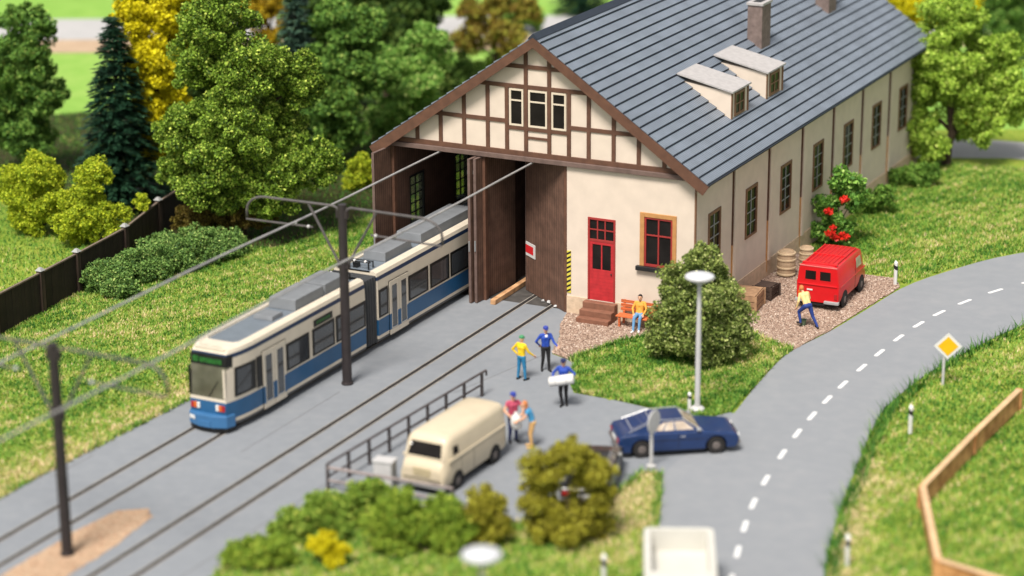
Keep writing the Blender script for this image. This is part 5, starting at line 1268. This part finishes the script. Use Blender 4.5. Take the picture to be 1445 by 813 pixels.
# ------------------------------------------------------------------ trees and bushes; lobes are (across, depth, height, radius) in metres
LM = {
 'green': leafmat('leaf_olive_green', [(0,(0.022,0.050,0.006)),(.3,(0.090,0.165,0.014)),(.65,(0.240,0.374,0.035)),(1,(0.576,0.660,0.120))], trans=.12),
 'mid': leafmat('leaf_mid_green', [(0,(0.033,0.092,0.017)),(.4,(0.098,0.210,0.032)),(.75,(0.180,0.328,0.051)),(1,(0.361,0.472,0.101))]),
 'fresh': leafmat('leaf_fresh_green', [(0,(0.056,0.150,0.026)),(.4,(0.169,0.345,0.054)),(.75,(0.319,0.510,0.100)),(1,(0.600,0.690,0.216))]),
 'dkgreen': leafmat('leaf_dark_green', [(0,(0.014,0.037,0.007)),(.4,(0.049,0.104,0.014)),(.75,(0.098,0.171,0.024)),(1,(0.208,0.269,0.055))]),
 'autumn': leafmat('leaf_autumn', [(0,(0.104,0.065,0.013)),(.4,(0.260,0.169,0.026)),(.7,(0.312,0.312,0.039)),(1,(0.494,0.520,0.078))]),
 'yellow': leafmat('leaf_yellow', [(0,(.38,.31,.003)),(.4,(.62,.54,.005)),(.75,(.74,.66,.008)),(1,(.8,.75,.04))]),
 'light': leafmat('leaf_light_green', [(0,(0.093,0.171,0.016)),(.4,(0.279,0.435,0.047)),(.75,(0.451,0.621,0.078)),(1,(0.699,0.807,0.186))]),
 'bright': leafmat('leaf_yellow_green', [(0,(0.113,0.186,0.008)),(.4,(0.312,0.404,0.019)),(.75,(0.539,0.590,0.027)),(1,(0.737,0.745,0.068))]),
 'bright2': leafmat('leaf_bright_green', [(0,(0.083,0.164,0.012)),(.4,(0.206,0.316,0.032)),(.75,(0.344,0.446,0.044)),(1,(0.524,0.540,0.089))]),
 'brownolive': leafmat('leaf_brown_olive', [(0,(.05,.035,.008)),(.4,(.12,.085,.015)),(.75,(.18,.14,.02)),(1,(.24,.22,.04))]),
 'olive': leafmat('leaf_olive_yellow', [(0,(0.101,0.086,0.010)),(.4,(0.274,0.248,0.022)),(.75,(0.430,0.410,0.033)),(1,(0.604,0.597,0.094))]),
 'hedge': leafmat('leaf_blue_green', [(0,(0.042,0.096,0.026)),(.4,(0.125,0.240,0.051)),(.75,(0.229,0.368,0.083)),(1,(0.458,0.544,0.166))]),
 'gold': leafmat('leaf_golden_brown', [(0,(.10,.06,.004)),(.4,(.34,.22,.006)),(.75,(.58,.40,.01)),(1,(.7,.55,.04))]),
 'bright3': leafmat('leaf_meadow_green', [(0,(0.077,0.161,0.015)),(.4,(0.201,0.323,0.037)),(.75,(0.342,0.459,0.063)),(1,(0.621,0.596,0.127))]),
 'greybush': leafmat('leaf_grey_green', [(0,(0.043,0.067,0.015)),(.35,(0.143,0.202,0.040)),(.7,(0.286,0.349,0.079)),(1,(0.601,0.618,0.264))], trans=.12),
 'cover': leafmat('leaf_ground_cover', [(0,(0.039,0.104,0.016)),(.4,(0.117,0.247,0.033)),(.75,(0.221,0.377,0.052)),(1,(0.390,0.494,0.117))]),
 'spruce': leafmat('spruce_needles', [(0,(0.005,0.020,0.010)),(.5,(0.015,0.051,0.025)),(.85,(0.028,0.083,0.038)),(1,(0.064,0.140,0.064))], .5, .05),
 'spruce2': leafmat('blue_spruce_needles', [(0,(.02,.055,.035)),(.5,(.05,.11,.07)),(1,(.14,.22,.14))], .5, .05),
 'rose': leafmat('leaf_rose', [(0,(0.039,0.117,0.019)),(.4,(0.117,0.273,0.039)),(.75,(0.234,0.429,0.065)),(1,(0.416,0.572,0.156))]),
}
def limb(mb, a, b, r0, r1, n=5):
    a = np.array(a, float); b = np.array(b, float); l = np.linalg.norm(b-a)
    P = []; Rr = []
    for i in range(n):
        t = i/(n-1); p = a+(b-a)*t; p[2] += .06*l*math.sin(t*3.14); 
        if 0 < i < n-1: p += rng.normal(size=3)*l*.025
        P.append(tuple(p)); Rr.append(r0+(r1-r0)*t)
    mb.tube(P, Rr, 7)
def plant(kind, m, base, lobes, label, leaf=.12, dens=95, clump=.34, group=None, spread=None):
    names = dict(tree=('tree', 'tree'), bush=('bush', 'bush'), hedge=('hedge_bush', 'hedge bush'))[kind]
    t = thing(names[0], label, names[1], (base[0], base[1], 0), 0, group)
    L3 = []
    for (u, w, z, r) in lobes:
        c = U*u+V*w
        if kind != 'tree': z = max(z, r*.75)
        r *= .93; L3.append(((c[0], c[1], z), (r, r, r*.95)))
    P = crown_points(L3, dens, clump)
    P = P[P[:,2] > .05]
    # light and dark come from the sun; colour per leaf is its own
    n = len(P); q = leaf_quads(P, leaf)
    rn = np.clip(.47+.16*patch_noise(P[:,:2]+P[:,2:]*.7, 1.6, 9)+.26*rng.normal(size=n), 0, 1)
    flecks('crown' if kind == 'tree' else 'foliage', q, rn, LM[m], t)
    mb = MB()
    top = max(c[2] for c, r in L3); low = min(c[2]-r[2] for c, r in L3)
    cx_ = np.mean([c[0] for c, r in L3]); cy_ = np.mean([c[1] for c, r in L3])
    if kind == 'tree':
        r0 = .10+.022*top
        limb(mb, (0,0,-.05), (cx_*.5, cy_*.5, top*.55), r0, r0*.55, 6); limb(mb, (cx_*.5, cy_*.5, top*.55), (cx_, cy_, top), r0*.55, .04, 5)
        for c, r in L3: limb(mb, (cx_*.35, cy_*.35, max(.5, min(top*.5, c[2]*.6))), c, r0*.45, .03)
        mb.build('trunk', M['bark'], t)
    else:
        for c, r in L3[:7]: limb(mb, (rng.normal()*.06, rng.normal()*.06, -.03), (c[0]*.9, c[1]*.9, max(.25, c[2]*.95)), .045, .015)
        mb.build('stem', M['bark'], t)
    return t
for (kind, m, base, lobes, label) in PLANTS:
    near = base[1] < 5
    far = base[1] > 30
    lf, dn = (.10, 260) if kind == 'tree' else (.055, 800)
    if m == 'green' and kind == 'tree': lf, dn = .068, 700
    if m in ('mid', 'fresh', 'light') and kind == 'tree': lf, dn = .085, 420
    if m == 'yellow' and kind == 'tree': lf, dn = .095, 330
    if m == 'autumn': lf, dn = .11, 130
    if m == 'greybush': lf, dn = .058, 850
    plant(kind, m, base, lobes, label, lf, dn, .27 if kind == 'tree' else .34)
hl = ['first hedge bush from the left, low and blue green, in front of the board fence','second hedge bush from the left in front of the board fence','third hedge bush from the left in front of the board fence','fourth hedge bush from the left, level with the brown undergrowth','fifth hedge bush from the left, below the tall olive tree','rightmost hedge bush, nearest the catenary mast','small hedge bush at the front of the row beside the lawn','hedge bush at the back of the row against the fence','hedge bush at the back of the row, in the shade of the tall olive tree']
for (x, y, r), lab in zip(HEDGE, hl):
    lobes = [(0,0,r*.7,r)]+[(.8*r*math.cos(a), .8*r*math.sin(a), r*(.35+.3*rng.random()), r*.62) for a in np.arange(5)*1.256+rng.random()]
    plant('hedge', 'hedge', (x, y), lobes, lab, .055, 700, .42, 'hedge bushes by the board fence')
# rose bush with its flowers
base, lobes = ROSE
t = plant('bush', 'rose', base, lobes, 'tall rose bush with large red flowers against the side wall behind the red van', .10, 330, .45); t.name = 'rose_bush'
M['rosered'] = mat('rose_red', (.62,.02,.01), .5, .2, 8)
for (u, w, z, r) in [(.22,-.75,2.35,.25),(-.42,-.62,1.72,.22),(-.25,-.7,1.0,.13),(-.35,-.75,.75,.26),(.25,-.75,.62,.28),(-.05,-.6,.5,.18)]:
    c = U*u+V*w; P = np.array([c[0], c[1], z])+unit(60)*r*np.array([1,1,.7])*(.4+.6*rng.random(60))[:,None]
    o = flecks('flower', leaf_quads(P, .09), rng.random(60), M['rosered'], t)
# spruces: whorls of drooping needle sprays
def spruce(name_label, base, H, Rb, m, dens=1.0, z0=.3):
    t = thing('spruce_tree', name_label, 'spruce', (base[0], base[1], 0))
    mb = MB(); mb.tube([(0,0,-.05),(0,0,H*.5),(0,0,H*.97)], [.16,.09,.02], 8); mb.build('trunk', M['bark'], t)
    T = []; z = z0
    while z < H*.985:
        f = (z-z0)/(H-z0); L = Rb*(1-f)**.85+.22; nb = int((9+9*(1-f))*dens)
        for i in range(nb):
            a = rng.random()*6.283; l = L*(.72+.4*rng.random()); droop = .10+.22*rng.random()
            d = np.array([math.cos(a), math.sin(a), 0]); s = np.array([-math.sin(a), math.cos(a), 0])
            k = int(10+26*l/1.5)
            tt = rng.random(k)**.75; org = np.array([0,0,z])+np.outer(tt*l, d); org[:,2] += .12*l*np.sin(tt*2.2)-droop*l*tt**1.5
            sd = rng.choice([-1,1], k); ln = .20+.16*rng.random(k)
            dirv = d*(.75+.3*rng.random(k))[:,None]+s*(sd*(.35+.5*rng.random(k)))[:,None]; dirv[:,2] = -.28+.4*rng.random(k)
            wv = np.cross(dirv, np.array([0,0,1.]))*.055+np.array([0,0,1.])*(rng.normal(size=k)*.012)[:,None]
            T.append(np.stack([org+wv, org-wv, org+dirv*ln[:,None]], axis=1))
        z += .17*(1.1-.3*f)
    T = np.concatenate(T); rn = np.clip(.45+.25*rng.normal(size=len(T)), 0, 1)
    flecks('crown', T, rn, LM[m], t); return t
spruce('slender dark green spruce with bristly branches at the left edge', (-18.0,5.5), 9.4, 2.15, 'spruce', 1.25)
spruce('paler blue green spruce behind the right shoulder of the tall olive tree', (-14.6,16.2), 9.8, 1.55, 'spruce2', 1.0)
spruce('distant dark spruce at the top edge just behind the depot ridge', (-18.15,57.7), 4.6, 1.9, 'spruce', 1.0)
# ------------------------------------------------------------------ camera and light
cd = bpy.data.cameras.new('camera'); cam = bpy.data.objects.new('camera', cd); COL.objects.link(cam)
yaw, pit, rol = .4689, .3104, -.0075
fw = Vector((-math.sin(yaw)*math.cos(pit), math.cos(yaw)*math.cos(pit), -math.sin(pit)))
rt = Vector((math.cos(yaw), math.sin(yaw), 0)); up = rt.cross(fw)
r2 = rt*math.cos(rol)+up*math.sin(rol); u2 = -rt*math.sin(rol)+up*math.cos(rol)
m = Matrix((r2, u2, -fw)).transposed().to_4x4(); m.translation = Vector((47.9764, -83.3921, 30.7309)); cam.matrix_world = m
cd.sensor_width = 36; cd.lens = 3321.79/1445*36; cd.clip_start = 1; cd.clip_end = 900
cd.dof.use_dof = True; cd.dof.focus_distance = 98; cd.dof.aperture_fstop = cd.lens/1000/.80; cd.dof.aperture_blades = 0
scene.camera = cam
SUN_EL, SUN_AZ = R(58), R(177)        # azimuth: direction the light comes from, clockwise from +y
w = bpy.data.worlds.new('World'); scene.world = w; w.use_nodes = True
nt = w.node_tree; bg = nt.nodes['Background']; sky = nt.nodes.new('ShaderNodeTexSky'); sky.sky_type = 'NISHITA'; sky.sun_disc = False
sky.sun_elevation = SUN_EL; sky.sun_rotation = SUN_AZ; sky.air_density = 1.0; sky.dust_density = 2.0; sky.ozone_density = .6
hs = nt.nodes.new('ShaderNodeHueSaturation'); hs.inputs['Saturation'].default_value = .2; nt.links.new(sky.outputs[0], hs.inputs['Color']); nt.links.new(hs.outputs[0], bg.inputs[0]); bg.inputs[1].default_value = .092
sd = bpy.data.lights.new('sun', 'SUN'); sun = bpy.data.objects.new('sun', sd); COL.objects.link(sun)
sd.energy = 3.4; sd.angle = R(18); sd.color = (1, .94, .87)
dirv = Vector((math.sin(SUN_AZ)*math.cos(SUN_EL), math.cos(SUN_AZ)*math.cos(SUN_EL), math.sin(SUN_EL)))
sun.rotation_euler = dirv.to_track_quat('Z', 'Y').to_euler(); sun.location = (0, 0, 60)
vs = scene.view_settings; vs.view_transform = 'Standard'; vs.look = 'None'; vs.exposure = 0.68; vs.gamma = 1; vs.use_curve_mapping = False
scene.cycles.max_bounces = 6; scene.cycles.diffuse_bounces = 3; scene.cycles.glossy_bounces = 3; scene.cycles.transmission_bounces = 4
